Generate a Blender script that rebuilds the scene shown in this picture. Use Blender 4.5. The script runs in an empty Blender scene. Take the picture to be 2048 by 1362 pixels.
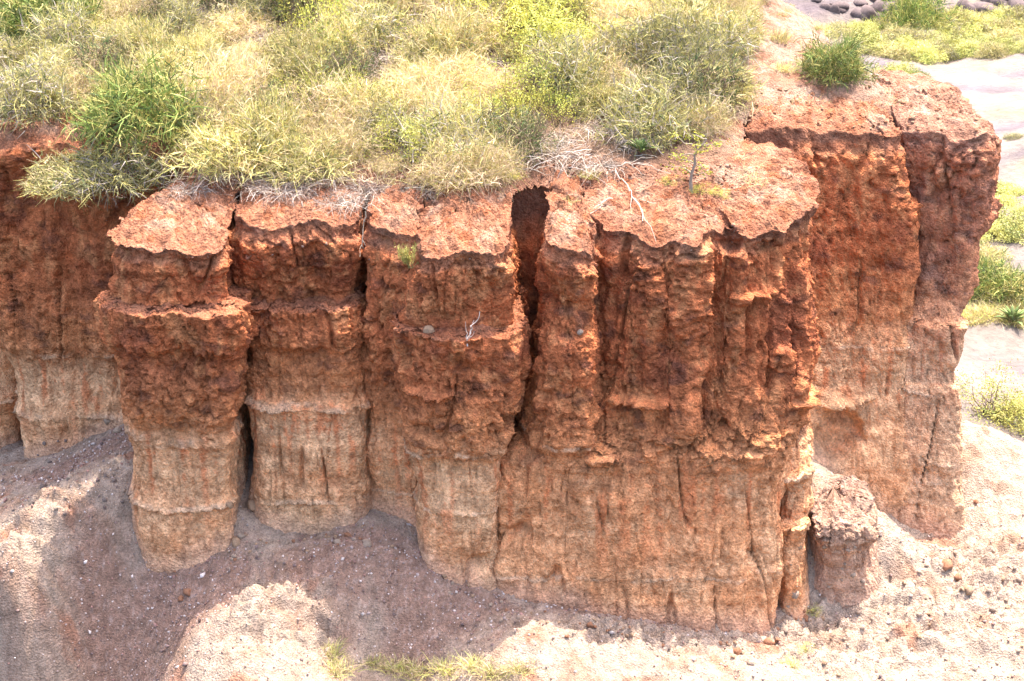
import bpy, math, random
import numpy as np
from mathutils import Vector
SC = bpy.context.scene
COL = SC.collection
R = math.radians
rng = np.random.default_rng(7)
random.seed(7)

# ------------------------------------------------------------------ camera, sky, sun
CAMH, PITCH, F = 9.65, R(22), 2813.0
cd = bpy.data.cameras.new('camera'); cam = bpy.data.objects.new('camera', cd); COL.objects.link(cam)
cam.location = (0, 0, CAMH); cam.rotation_euler = (R(90) - PITCH, 0, 0)
cd.sensor_width = 36; cd.lens = 36 * F / 2048; cd.clip_start = 0.1; cd.clip_end = 3000
SC.camera = cam
SUN_EL, SUN_AZ = R(68), R(36)          # azimuth measured from +Y (away from camera) towards +X
sv = Vector((math.sin(SUN_AZ) * math.cos(SUN_EL), math.cos(SUN_AZ) * math.cos(SUN_EL), math.sin(SUN_EL)))
w = bpy.data.worlds.new('World'); SC.world = w; w.use_nodes = True
nt = w.node_tree
sky = nt.nodes.new('ShaderNodeTexSky'); sky.sky_type = 'NISHITA'; sky.sun_disc = False
sky.sun_elevation = SUN_EL; sky.sun_rotation = SUN_AZ
sky.air_density = 1.0; sky.dust_density = 5.0; sky.ozone_density = 1.0
bg = nt.nodes['Background']; bg.inputs['Strength'].default_value = 0.15
nt.links.new(sky.outputs[0], bg.inputs[0])
sd = bpy.data.lights.new('sun', 'SUN'); sun = bpy.data.objects.new('sun', sd); COL.objects.link(sun)
sd.energy = 2.0; sd.angle = R(0.5); sd.color = (1, 0.95, 0.87)
sun.rotation_euler = sv.to_track_quat('Z', 'Y').to_euler(); sun.location = (20, 20, 60)
SC.view_settings.view_transform = 'Standard'; SC.view_settings.look = 'None'
SC.view_settings.gamma = 1; SC.view_settings.use_curve_mapping = False
SC.view_settings.exposure = 2.68

# ------------------------------------------------------------------ projection helper (photograph pixel + distance -> place)
cp, sp = math.cos(PITCH), math.sin(PITCH)
def at(px, py, d=None, z=None):
    u, v = (px - 1024) / F, (py - 681) / F
    dy, dz = cp - v * sp, -sp - v * cp
    t = d / dy if d is not None else (z - CAMH) / dz
    return (u * t, dy * t, CAMH + dz * t)
def z_at(py, d): return at(1024, py, d)[2]
def x_at(px, y, z): return (px - 1024) / F * (y * cp + (CAMH - z) * sp)

# ------------------------------------------------------------------ numpy noise
def _h(ix, iy, iz, s):
    h = (ix.astype(np.int64) * 374761393 + iy.astype(np.int64) * 668265263 + iz.astype(np.int64) * 2147483647 + s * 974634777) & 0xffffffff
    h = ((h ^ (h >> 13)) * 1274126177) & 0xffffffff
    h = ((h ^ (h >> 16)) * 2246822519) & 0xffffffff
    return h ^ (h >> 15)
def gn(x, y, z, seed=0):
    x, y, z = np.broadcast_arrays(np.asarray(x, float), np.asarray(y, float), np.asarray(z, float))
    sh = x.shape; x = x.ravel(); y = y.ravel(); z = z.ravel(); out = np.empty(x.size)
    for a in range(0, x.size, 250000):
        X, Y, Z = x[a:a+250000], y[a:a+250000], z[a:a+250000]
        ix, iy, iz = np.floor(X), np.floor(Y), np.floor(Z)
        fx, fy, fz = X - ix, Y - iy, Z - iz
        u, v, ww = [q * q * q * (q * (q * 6 - 15) + 10) for q in (fx, fy, fz)]
        r = 0
        for i in (0, 1):
            for j in (0, 1):
                for k in (0, 1):
                    h = _h(ix + i, iy + j, iz + k, seed)
                    g = ((h & 1023) / 511.5 - 1) * (fx - i) + (((h >> 10) & 1023) / 511.5 - 1) * (fy - j) + (((h >> 20) & 1023) / 511.5 - 1) * (fz - k)
                    r = r + g * (u if i else 1 - u) * (v if j else 1 - v) * (ww if k else 1 - ww)
        out[a:a+250000] = r * 1.3
    return out.reshape(sh)
def fbm(x, y, z, oct=4, seed=0, gain=.5):
    r = 0; a = 1; f = 1
    for o in range(oct):
        r = r + a * gn(x * f, y * f, z * f, seed + o * 17); a *= gain; f *= 2.03
    return r
def ridge(x, y, z, oct=3, seed=0):
    r = 0; a = 1; f = 1
    for o in range(oct):
        r = r + a * (1 - 2 * np.abs(gn(x * f, y * f, z * f, seed + o * 31))); a *= .5; f *= 2.1
    return r / 1.75
def vor(x, y, z, seed=0):
    "distance to nearest and second nearest cell point, and a random value of the nearest cell"
    x, y, z = np.broadcast_arrays(np.asarray(x, float), np.asarray(y, float), np.asarray(z, float))
    sh = x.shape; x = x.ravel(); y = y.ravel(); z = z.ravel()
    F1 = np.full(x.size, 9.); F2 = np.full(x.size, 9.); ID = np.zeros(x.size)
    ix, iy, iz = np.floor(x), np.floor(y), np.floor(z)
    for i in (-1, 0, 1):
        for j in (-1, 0, 1):
            for k in (-1, 0, 1):
                h = _h(ix + i, iy + j, iz + k, seed)
                dx = ix + i + (h & 1023) / 1023 - x; dy = iy + j + ((h >> 10) & 1023) / 1023 - y; dz = iz + k + ((h >> 20) & 1023) / 1023 - z
                d = dx * dx + dy * dy + dz * dz
                m = d < F1
                F2 = np.where(m, F1, np.minimum(F2, d)); ID = np.where(m, ((h >> 5) & 4095) / 4095., ID); F1 = np.where(m, d, F1)
    return np.sqrt(F1).reshape(sh), np.sqrt(F2).reshape(sh), ID.reshape(sh)
def ss(a, b, x):
    t = np.clip((x - a) / (b - a), 0, 1); return t * t * (3 - 2 * t)

# thin plate spline through scattered points
class TPS:
    def __init__(s, pts):
        p = np.array(pts, float); s.c = p[:, :2]; n = len(p)
        K = s.k(s.c, s.c) + np.eye(n) * .02; P = np.hstack([np.ones((n, 1)), s.c])
        A = np.vstack([np.hstack([K, P]), np.hstack([P.T, np.zeros((3, 3))])])
        s.w = np.linalg.solve(A, np.concatenate([p[:, 2], np.zeros(3)]))
    def k(s, a, b):
        r2 = ((a[:, None, :] - b[None, :, :]) ** 2).sum(-1) + 1e-9
        return .5 * r2 * np.log(r2)
    def __call__(s, x, y):
        x, y = np.broadcast_arrays(np.asarray(x, float), np.asarray(y, float)); q = np.stack([x.ravel(), y.ravel()], 1)
        out = np.empty(len(q))
        for a in range(0, len(q), 50000):
            b = q[a:a+50000]
            out[a:a+50000] = s.k(b, s.c) @ s.w[:-3] + s.w[-3] + b @ s.w[-2:]
        return out.reshape(x.shape)

# ------------------------------------------------------------------ mesh and tagging helpers
def mk_mesh(name, V, faces, mat=None, col=None, smooth=True):
    "faces: list of integer arrays (n,3) or (n,4)"
    me = bpy.data.meshes.new(name)
    V = np.ascontiguousarray(V, dtype=np.float32)
    if not isinstance(faces, (list, tuple)): faces = [faces]
    faces = [f for f in faces if len(f)]
    me.vertices.add(len(V)); me.vertices.foreach_set('co', V.ravel())
    loops = np.concatenate([f.ravel() for f in faces]).astype(np.int32)
    tot = np.concatenate([np.full(len(f), f.shape[1]) for f in faces]).astype(np.int32)
    st = np.concatenate([[0], np.cumsum(tot)[:-1]]).astype(np.int32)
    me.loops.add(len(loops)); me.loops.foreach_set('vertex_index', loops)
    me.polygons.add(len(tot)); me.polygons.foreach_set('loop_start', st); me.polygons.foreach_set('loop_total', tot)
    if smooth: me.polygons.foreach_set('use_smooth', np.ones(len(tot), dtype=bool))
    me.update(calc_edges=True)
    if col is not None:
        ca = me.color_attributes.new('Col', 'FLOAT_COLOR', 'POINT')
        c = np.ones((len(V), 4), np.float32); c[:, :3] = np.clip(col, 0, 1); ca.data.foreach_set('color', c.ravel())
    if mat: me.materials.append(mat)
    return me
def link(name, me, parent=None, loc=None):
    o = bpy.data.objects.new(name, me); COL.objects.link(o)
    if parent: o.parent = parent
    if loc is not None: o.location = loc
    return o
def tag(o, label=None, cat=None, group=None, kind=None):
    if label: o['label'] = label
    if cat: o['category'] = cat
    if group: o['group'] = group
    if kind: o['kind'] = kind
    elif cat: o['kind'] = 'thing'
    return o
def grid_faces(nr, nc, wrap=False):
    i = np.arange(nr - 1)[:, None]; j = np.arange(nc if wrap else nc - 1)[None, :]
    j2 = (j + 1) % nc
    return np.stack([i * nc + j, i * nc + j2, (i + 1) * nc + j2, (i + 1) * nc + j], -1).reshape(-1, 4)

# ------------------------------------------------------------------ materials
def mat_rock(name, bump=.6, scale=14., var=.25, rough=.95, dist=.04, pits=.5, fleck=.68):
    m = bpy.data.materials.new(name); m.use_nodes = True; n = m.node_tree; b = n.nodes['Principled BSDF']; L = n.links.new
    b.inputs['Roughness'].default_value = rough; b.inputs['Specular IOR Level'].default_value = .12
    at_ = n.nodes.new('ShaderNodeAttribute'); at_.attribute_name = 'Col'
    tc = n.nodes.new('ShaderNodeTexCoord')
    n1 = n.nodes.new('ShaderNodeTexNoise'); n1.inputs['Scale'].default_value = scale; n1.inputs['Detail'].default_value = 8; n1.inputs['Roughness'].default_value = .7
    n2 = n.nodes.new('ShaderNodeTexNoise'); n2.inputs['Scale'].default_value = scale * .22; n2.inputs['Detail'].default_value = 6
    vo = n.nodes.new('ShaderNodeTexVoronoi'); vo.inputs['Scale'].default_value = scale * 1.3; vo.feature = 'F1'
    for q in (n1, n2, vo): L(tc.outputs['Object'], q.inputs['Vector'])
    r = n.nodes.new('ShaderNodeMapRange'); r.inputs[1].default_value = .3; r.inputs[2].default_value = .7; r.inputs[3].default_value = 1 - var; r.inputs[4].default_value = 1 + var
    L(n1.outputs[0], r.inputs[0])
    r2 = n.nodes.new('ShaderNodeMapRange'); r2.inputs[1].default_value = .3; r2.inputs[2].default_value = .7; r2.inputs[3].default_value = 1 - var * .7; r2.inputs[4].default_value = 1 + var * .7
    L(n2.outputs[0], r2.inputs[0])
    mu = n.nodes.new('ShaderNodeMath'); mu.operation = 'MULTIPLY'; L(r.outputs[0], mu.inputs[0]); L(r2.outputs[0], mu.inputs[1])
    vm = n.nodes.new('ShaderNodeVectorMath'); vm.operation = 'SCALE'; L(at_.outputs['Color'], vm.inputs[0]); L(mu.outputs[0], vm.inputs['Scale'])
    n3 = n.nodes.new('ShaderNodeTexNoise'); n3.inputs['Scale'].default_value = scale * 1.9; n3.inputs['Detail'].default_value = 4; n3.inputs['Roughness'].default_value = .75; L(tc.outputs['Object'], n3.inputs['Vector'])
    r3 = n.nodes.new('ShaderNodeMapRange'); r3.inputs[1].default_value = .36; r3.inputs[2].default_value = .48; r3.inputs[3].default_value = fleck; r3.inputs[4].default_value = 1; L(n3.outputs[0], r3.inputs[0])
    vm2 = n.nodes.new('ShaderNodeVectorMath'); vm2.operation = 'SCALE'; L(vm.outputs[0], vm2.inputs[0]); L(r3.outputs[0], vm2.inputs['Scale'])
    L(vm2.outputs[0], b.inputs['Base Color'])
    mm = n.nodes.new('ShaderNodeMath'); mm.operation = 'MULTIPLY_ADD'; mm.inputs[1].default_value = pits
    L(vo.outputs['Distance'], mm.inputs[0]); L(n1.outputs[0], mm.inputs[2])
    bp = n.nodes.new('ShaderNodeBump'); bp.inputs['Strength'].default_value = bump; bp.inputs['Distance'].default_value = dist
    L(mm.outputs[0], bp.inputs['Height']); L(bp.outputs[0], b.inputs['Normal'])
    return m
M_CLIFF = mat_rock('cliff_earth', 1., 13, .42, dist=.10)
M_SOIL = mat_rock('red_soil', 1., 15, .35, dist=.09)
M_GROUND = mat_rock('scree_ground', 1., 16, .36, dist=.07)
M_VALLEY = mat_rock('valley_sand', .5, 1.6, .2, dist=.3, fleck=.75)
M_STONE = mat_rock('stone', .8, 20, .25, dist=.03)

def mat_leaf(name, rough=.7, trans=.12, hv=.25, mode_var=.3):
    m = bpy.data.materials.new(name); m.use_nodes = True; n = m.node_tree; b = n.nodes['Principled BSDF']; L = n.links.new
    at_ = n.nodes.new('ShaderNodeAttribute'); at_.attribute_name = 'Col'
    oi = n.nodes.new('ShaderNodeObjectInfo')
    r = n.nodes.new('ShaderNodeMapRange'); r.inputs[3].default_value = 1 - hv; r.inputs[4].default_value = 1 + hv; L(oi.outputs['Random'], r.inputs[0])
    vm = n.nodes.new('ShaderNodeVectorMath'); vm.operation = 'SCALE'; L(at_.outputs['Color'], vm.inputs[0]); L(r.outputs[0], vm.inputs['Scale'])
    L(vm.outputs[0], b.inputs['Base Color']); b.inputs['Roughness'].default_value = rough; b.inputs['Specular IOR Level'].default_value = .2
    if trans:
        t = n.nodes.new('ShaderNodeBsdfTranslucent'); L(vm.outputs[0], t.inputs[0])
        mx = n.nodes.new('ShaderNodeMixShader'); mx.inputs[0].default_value = trans
        L(b.outputs[0], mx.inputs[1]); L(t.outputs[0], mx.inputs[2]); L(mx.outputs[0], n.nodes['Material Output'].inputs[0])
    return m
M_LEAF = mat_leaf('foliage', hv=.28); M_TWIG = mat_leaf('dry_twig', trans=0, hv=.15); M_GRASS = mat_leaf('dry_grass', trans=.2, hv=.22)

# ------------------------------------------------------------------ plateau height (top of the cliff and the hill behind)
_t = []
for x in (-14, -9, -4, 1, 5, 8):
    _t += [(x, 28.5, -.2), (x, 30, 0), (x, 31.5, .28)]
_t += [(-15, 34, 1.25), (-11, 34, 1.3), (-8, 33.5, .95), (-4, 33, .62), (0, 33, .6), (4, 33, .62), (6.2, 34.3, .98), (9, 36, .97), (12.5, 36, .95),
       (-16, 40, 2.0), (-12, 40, 2.6), (-6, 40, 2.7), (0, 40, 2.6), (5, 40, 2.5), (8.5, 39.5, 1.85), (10.6, 40, 1.6), (12.4, 38.3, 1.2),
       (-16, 46, 2.6), (-8, 46, 4.3), (0, 46, 4.3), (6, 46, 3.6), (9.3, 45, 2.4), (10.5, 46, 1.8),
       (-14, 54, 3), (-4, 54, 4.2), (6, 54, 2.6), (10, 54, 1)]
T0 = TPS(_t)
def T(x, y): return T0(x, y)

# ------------------------------------------------------------------ colour of the strata (pigment of the earth itself)
RED = np.array([.50, .150, .058]); DRED = np.array([.35, .102, .045]); ORG = np.array([.63, .245, .10]); PINK = np.array([.76, .355, .17])
PALE = np.array([.80, .465, .255]); CRUST = np.array([.70, .46, .30]); DARK = np.array([.14, .058, .04]); LILAC = np.array([.40, .25, .185])
def mixc(a, b, t): return a + (b - a) * np.asarray(t)[..., None]
def strata_col(x, y, z, zb, seed=0, tone=0., pale=0.):
    "zb: height of the boundary between the red upper beds and the pale lower ones"
    n1 = fbm(x * .7, y * .7, z * .9, 4, 3); n2 = fbm(x * 3, y * 3, z * 1.4, 4, 11); n3 = fbm(x * 7, y * 7, z * 7, 3, 23)
    wob = .35 * gn(x * .5, y * .5, z * .1, 5) + .15 * gn(x * 2.5, y * 2.5, z * .4, 6)
    h = z - zb + wob
    c = mixc(np.broadcast_to(RED, x.shape + (3,)), DRED, ss(.0, .5, n1 + .4 * n2))
    c = mixc(c, ORG, ss(.05, .5, n2 - .5 * n1) * .75)
    low = mixc(np.broadcast_to(PINK, x.shape + (3,)), ORG, ss(.05, .6, n2 + .2 * n1) * .6)
    low = mixc(low, PALE, ss(.0, .5, n3 * .7 - n1 * .9) * .6)
    low = mixc(low, ORG * np.array([1.05, 1.12, 1.15]), tone * ss(-.5, .4, n1 + .6 * n2 + .5))
    low = mixc(low, PALE, pale * ss(-.5, .3, n3 * .5 - n1 * .6 + .15))
    t = ss(.75 + 1.1 * tone, -.75 - 1.6 * tone, h + .35 * n2)
    c = mixc(c, ORG * np.array([1.05, 1.1, 1.1]), ss(2.4, .2, h) * .6)
    c = mixc(c, low, t)
    # run-off streaks of red mud over the pale beds
    st = ss(.12, .45, gn(x * 4.5, y * 4.5, z * .18, 41) + .35 * n3) * ss(-3.6, -.2, h)
    c = mixc(c, RED * 1.25, st * t * .85)
    # thin beds
    bed = gn(0 * x + .3, 0 * y, (z + wob * .4) * 3.1, 77); c = c * (1 + .22 * bed + .0)[..., None]
    # manganese-dark patches in the upper beds
    dk = ss(.22, .6, fbm(x * 1.6, y * 1.6, z * 2.6, 4, 91)) * (1 - t)
    c = mixc(c, DARK, dk * .6)
    c = c * (1 + .28 * n3)[..., None]
    return c

# ------------------------------------------------------------------ loft: a rock mass from horizontal outlines
def chaikin(P, it=2):
    for _ in range(it):
        Q = np.roll(P, -1, axis=0)
        P = np.stack([.75 * P + .25 * Q, .25 * P + .75 * Q], 1).reshape(-1, P.shape[1])
    return P
def loft(name, levels, cols, dback, zb, res=.035, ledges=(), seed=0, rough=1., dip=0., tops=None, capdepth=2.4, zlow=None, flute=1., label=None, cat='rock', cap_top=None, shelves=(), holes=(), grey=0., rim=1., bl=0., tone=0., pale=0., chunk=1., bulge=0.):
    """levels: (photo row, left column, right column, distance, bulge scale) of the front of the mass from top to bottom
       cols: (fraction across, setback) control points along the front"""
    lv = []
    for L in levels:
        py, pl, pr, d = L[:4]; bs = L[4] if len(L) > 4 else 1.
        z = z_at(py, d); pts = []
        for u, b in cols:
            yy = d + b * bs; pts.append((x_at(pl + (pr - pl) * u, yy, z), yy))
        xl, xr = pts[0][0], pts[-1][0]
        pts += [(xr + .05, (pts[-1][1] + dback) / 2), (xr - .1, dback), (xl + .1 + bl, dback), (xl - .05 + bl * .6, (pts[0][1] + dback) / 2)]
        lv.append((z, chaikin(np.array(pts))))
    zs = np.array([l[0] for l in lv])[::-1]; PP = np.array([l[1] for l in lv])[::-1]      # ascending z
    # enforce ascending
    for i in range(1, len(zs)): zs[i] = max(zs[i], zs[i-1] + .03)
    n = PP.shape[1]
    mean = PP.mean(0); seg = np.linalg.norm(np.roll(mean, -1, 0) - mean, axis=1)
    mid = (mean + np.roll(mean, -1, 0)) / 2
    dens = np.where(mid[:, 1] > levels[0][3] + capdepth + 1.0, .25, res)
    cnt = np.maximum(1, np.round(seg / dens)).astype(int)
    idx = np.concatenate([np.full(c, i) for i, c in enumerate(cnt)]); fr = np.concatenate([np.arange(c) / c for c in cnt])
    nc = len(idx)
    C = PP[:, idx] * (1 - fr)[None, :, None] + PP[:, (idx + 1) % n] * fr[None, :, None]       # level x column x 2
    zl = zs[0] - .45 if zlow is None else zlow
    ztop_l = zs[-1]
    top = C[-1]; zt = (T(top[:, 0], top[:, 1]) if cap_top is None else cap_top(top[:, 0], top[:, 1]))
    drop = rim * np.clip(.17 + .26 * fbm(top[:, 0] * .8, top[:, 1] * .8, seed, 2, 180) + .07 * gn(top[:, 0] * 2.6, top[:, 1] * 2.6, seed, 181), .02, .6); zt = zt - drop
    zr = [np.arange(zl, zs[0], res)]
    for i in range(len(zs) - 1):
        sh = np.median(np.abs(PP[i + 1] - PP[i]).sum(1)[:n // 2]); m_ = max(2, int(round(max(zs[i + 1] - zs[i], sh * .9) / res))); zr.append(zs[i] + (zs[i + 1] - zs[i]) * np.arange(m_) / m_)
    zr = np.concatenate(zr + [[ztop_l]]); nr = len(zr); v = zr[:, None]
    zrow = np.broadcast_to(v, (nr, nc)); zz = np.clip(zrow, zs[0], zs[-1])
    k = np.clip(np.searchsorted(zs, zz, side='right') - 1, 0, len(zs) - 2)
    tt = (zz - zs[k]) / (zs[k + 1] - zs[k]); tt = np.clip(tt, 0, 1)
    ci = np.broadcast_to(np.arange(nc)[None, :], zz.shape)
    P = C[k, ci] * (1 - tt)[..., None] + C[k + 1, ci] * tt[..., None]
    gap = np.gradient(zr)[:, None]; flat_ = ss(res * .75, res * .3, gap)
    zrow = zrow + (zt[None, :] - ztop_l) * ss(max(zl, ztop_l - 1.2), ztop_l, zrow)
    zrow = zrow + (.12 * gn(top[:, 0] * .9, top[:, 1] * .9, 0, 200 + seed) + .07 * gn(top[:, 0] * 3.3, top[:, 1] * 3.3, 0, 201 + seed))[None, :] * ss(ztop_l, ztop_l - .4, zrow)
    X, Y, Z = P[..., 0], P[..., 1], zrow
    Z = Z + flat_ * (.10 * fbm(X * 2.5, Y * 2.5, 0, 4, 202, .6) + .04 * gn(X * 9, Y * 9, 0, 203)) + .025 * gn(X * 6, Y * 6, Z * 6, 204)
    G0r = None
    capb = ss(ztop_l - .42, ztop_l - .30, Z + .12 * gn(X * 1.5, Y * 1.5, 0, 190) + drop[None, :]) if rim else 0 * Z
    G0r = G(X, Y); foot = ss(.75, -.1, Z - G0r + .2 * gn(X * 1.3, Y * 1.3, 0, 99))
    tx = np.roll(X, -3, 1) - np.roll(X, 3, 1); ty = np.roll(Y, -3, 1) - np.roll(Y, 3, 1)
    ln = np.sqrt(tx * tx + ty * ty) + 1e-6; nx, ny = ty / ln, -tx / ln
    zB = zb + dip * X
    hh = Z - zB
    up = ss(-.3, .6, hh)                                  # 1 in the rough red beds
    o = seed * 13.7
    D = .22 * gn(X * .55 + o, Y * .55, Z * .45, 1) + .13 * fbm(X * 1.3 + o, Y * 1.3, Z * .8, 3, 2)
    D += flute * (.13 * up + .05) * ridge(X * 1.1 + o, Y * 1.1, Z * .16, 3, 8)
    D += flute * (.05 + .03 * up + .05 * ss(1.8, .4, np.abs(hh - 1.2))) * ridge(X * 3.6 + o, Y * 3.6, Z * .33, 2, 9) + .018 * gn(X * 11, Y * 11, Z * 1.3, 10)
    reg = .15 + 1.15 * ss(-.15, .4, fbm(X * .55 + o, Y * .55, Z * .6, 3, 183))
    # chunky fracture faces
    wx, wy, wz = .12 * gn(X * 3, Y * 3, Z * 3, 61), .12 * gn(X * 3, Y * 3, Z * 3, 62), .12 * gn(X * 3, Y * 3, Z * 3, 63)
    f1, f2, cid = vor((X + wx) * 1.5 + o, (Y + wy) * 1.5, (Z + wz) * .9, 5)
    D += reg * chunk * (.085 * up + .01) * (cid - .5) * 2 - reg * chunk * (.025 * up + .008) * ss(.08, .0, f2 - f1)
    f1, f2, cid = vor((X + wx) * 5 + o, (Y + wy) * 5, (Z + wz) * 2.4, 15)
    D += (.018 * up + .004) * (cid - .5) * 2 - (.012 * up + .003) * ss(.07, .0, f2 - f1)
    D += reg * rough * (.08 * up + .02) * (fbm(X * 4, Y * 4, Z * 2.6, 5, 12, .62)) - rough * .03 * up * np.abs(fbm(X * 7, Y * 7, Z * 4, 3, 19)) 
    wv = .3 * gn(X * 2, Y * 2, Z * 2, 64)
    D -= (.03 + .05 * up) * ss(.07, .0, np.abs(gn(X * 4.2 + wv + o, Y * 4.2, Z * 1.7, 38))) * ss(-.25, .2, gn(X * .9, Y * .9, Z * .9, 39))
    D -= (.02 + .02 * up) * ss(.10, .0, np.abs(gn(X * 8 + 2 * wv, Y * 8, Z * 2.6, 40))) * ss(-.1, .3, gn(X * 1.3, Y * 1.3, Z * .9, 42))
    D -= .05 * up * ss(.05, .0, np.abs(gn(X * 1.6, Y * 1.6, Z * 4.5 + 3 * wv, 43))) * ss(-.1, .3, gn(X * 1.1, Y * 1.1, Z * 1.5, 65))
    D -= reg * (.07 * up + .03) * ss(.18, .55, fbm(X * 5 + o, Y * 5, Z * 4, 3, 66))
    D += rough * (.010 + .014 * up) * gn(X * 15, Y * 15, Z * 9, 36) + .012 * ridge(X * 8, Y * 8, Z * 1.0, 2, 37)
    # vertical cracks
    cr = gn(X * 1.05 + o, Y * 1.05, Z * .10, 33); D -= .22 * ss(.035, .0, np.abs(cr)) * ss(-.2, .3, gn(X * .7, Y * .7, Z * .5, 34))
    cr = gn(X * 2.6 + o, Y * 2.6, Z * .22, 35); D -= .06 * ss(.05, .0, np.abs(cr))
    # strata: hard beds stand proud, soft ones are worn back
    D += .05 * gn(.7 + o, 0, Z * 2.2 + .25 * gn(X * .6, Y * .6, 0, 44), 45) + .03 * gn(.7, 0, Z * 6 + .5 * gn(X * .8, Y * .8, 0, 46), 47)
    bv = ss(ztop_l - .62, ztop_l, Z + drop[None, :] + .1 * gn(X * 2, Y * 2, 0, 194)) ** 1.7 * (1 if rim > .5 else .3)
    D += capb * (.16 * (vor(X * 2.3, Y * 2.3, Z * 2.6, 191)[2] - .45) + .06 * fbm(X * 6, Y * 6, Z * 5, 3, 192)) - .30 * bv
    D -= (1 - up) * (.05 * ss(.10, .0, np.abs(gn(X * 2.6 + o, Y * 2.6, Z * .14, 195))) + .022 * ss(.14, .0, np.abs(gn(X * 8, Y * 8, Z * .35 + wv, 196)))) * ss(-.3, .1, gn(X * .8, Y * .8, Z * .5, 197))
    # pits in the pale beds
    f1, _, _ = vor(X * 9, Y * 9, Z * 6, 25); D -= .035 * ss(.28, .08, f1) * (1 - up * .3)
    for (lz, amp, th) in ledges:
        lzz = lz + dip * X + .22 * gn(X * .8 + o, Y * .8, 0, 51) + .05 * gn(X * 3.5, Y * 3.5, 0, 52) + .025 * gn(X * 11, Y * 11, 0, 152)
        q = (Z - lzz) / th
        e = np.where(q > 0, np.exp(-q * 1.2), np.exp(q * 7)) * (q < 8)
        rag = .45 + 1.1 * gn(X * 1.0, Y * 1.0, lz, 53) + .5 * gn(X * 6, Y * 6, lz, 54) + .6 * gn(X * 15, Y * 15, Z * 10, 55)
        D += amp * e * np.clip(rag, 0, 1.6)
    for (px, py, d_, hw, pr, th) in shelves:
        sx, _, sz = at(px, py, d_)
        win = np.exp(-((X - sx + .15 * gn(X * 3, Z * 3, 0, 161)) / hw) ** 4) * np.clip(1 + .5 * gn(X * 2.5, Y, 0, 162) + .4 * gn(X * 9, Y, Z * 4, 163), .3, 2)
        top_ = sz + .10 * gn(X * 1.5, Y * 1.5, 0, 164) + .03 * gn(X * 8, Y * 8, 0, 165)
        D += pr * win * np.where(Z < top_, np.exp(-np.maximum(top_ - Z, 0) / th), ss(.05, 0, Z - top_))
    for (px, py, d_, hw, hh_, dp) in holes:
        sx, _, sz = at(px, py, d_); q = ((X - sx) / hw) ** 2 + ((Z - sz) / hh_) ** 2 + .5 * gn(X * 3, Y * 3, Z * 3, 166)
        D -= dp * ss(1.1, .55, q)
    if rim > .5: D = D * (1 - .6 * ss(ztop_l - .38, ztop_l - .04, Z + drop[None, :]))
    D = D * (1 - .6 * foot) + .10 * foot ** 1.6
    bk = Y > levels[0][3] + capdepth + 1.2
    D = np.where(bk, 0, D)
    X = X + nx * D; Y = Y + ny * D
    rimn = .10 * fbm(X * 1.7, Y * 1.7, 0, 4, 71, .6) + .05 * gn(X * 9, Y * 9, 0, 72)
    Z = Z + rimn * ss(ztop_l - .9, ztop_l, Z)
    Vw = np.stack([X, Y, Z], -1)
    # cap
    cx, cy = top[:, 0].mean(), (levels[0][3] + dback) / 2 + .5
    rx, ry, rz = X[-1], Y[-1], Z[-1]
    # inner line: points pulled straight back (+Y) and in towards the centre
    dist = np.sqrt((cx - rx) ** 2 + (cy - ry) ** 2) + 1e-6
    steps = np.concatenate([np.arange(1, int(capdepth / (res * 1.15)) + 1) * res * 1.15, capdepth + np.array([.4, 1., 2.])])
    rings = []
    for s_ in steps:
        f = np.minimum(s_ / dist, .97 + .02 * s_ / 10); f = np.where(bk[-1], np.minimum(f, .9) , f)
        qx = rx + (cx - rx) * f; qy = ry + (cy - ry) * f
        qz = (T(qx, qy) if cap_top is None else cap_top(qx, qy))
        a = ss(.0, .5, s_)
        cf1, cf2, cc = vor(qx * 3.2, qy * 3.2, 0 * qx + seed, 81)
        qn = .10 * fbm(qx * 1.7, qy * 1.7, 0, 4, 71, .6) + .05 * gn(qx * 9, qy * 9, 0, 72) + .09 * fbm(qx * 4.5, qy * 4.5, 0, 4, 73, .6) * min(1, s_ * 6) + .05 * (cc - .5) * min(1, s_ * 8) - .04 * ss(.1, 0, cf2 - cf1) * min(1, s_ * 8) - (.06 * ss(.1, .5, fbm(qx * 3.5, qy * 3.5, 7, 3, 74)) + .035 * ss(.25, .05, vor(qx * 9, qy * 9, 0 * qx, 75)[0])) * min(1, s_ * 8)
        qz = qz * 1 + qn
        qz = qz - drop * (1 - ss(0, .75, s_ + .12 * gn(qx * 4, qy * 4, 0, 182))) * np.where(bk[-1], 0, 1)
        w0 = ss(.12, .0, s_)
        qz = qz * (1 - w0) + rz * w0
        rings.append(np.stack([qx, qy, qz], -1))
    rings.append(np.broadcast_to(np.array([cx, cy, float((T(cx, cy) if cap_top is None else cap_top(cx, cy)))]), rings[-1].shape))
    Vc = np.stack(rings)
    V = np.concatenate([Vw, Vc]); shp = V.shape[:2]
    nrow = shp[0]
    xf, yf, zf = V[..., 0], V[..., 1], V[..., 2]
    col = strata_col(xf, yf, np.concatenate([Vw[..., 2], np.broadcast_to(Vw[-1:, :, 2], Vc.shape[:2])]) , zb + dip * xf, seed, tone, pale)
    # crust on ledges
    for (lz, amp, th) in ledges:
        lzz = lz + dip * xf + .22 * gn(xf * .8 + o, yf * .8, 0, 51) + .05 * gn(xf * 3.5, yf * 3.5, 0, 52)
        q = np.abs(zf - lzz - th * .6) / (th * 1.1)
        f = ss(1.0, .2, q) * ss(-.15, .35, .8 * gn(xf * 1.0, yf * 1.0, lz, 53) + .6 * gn(xf * 5, yf * 5, zf * 5, 56) + .12)
        f[len(Vw):] = 0
        col = mixc(col, CRUST if lz < zb + 1.2 else ORG, f * .6)
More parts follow.
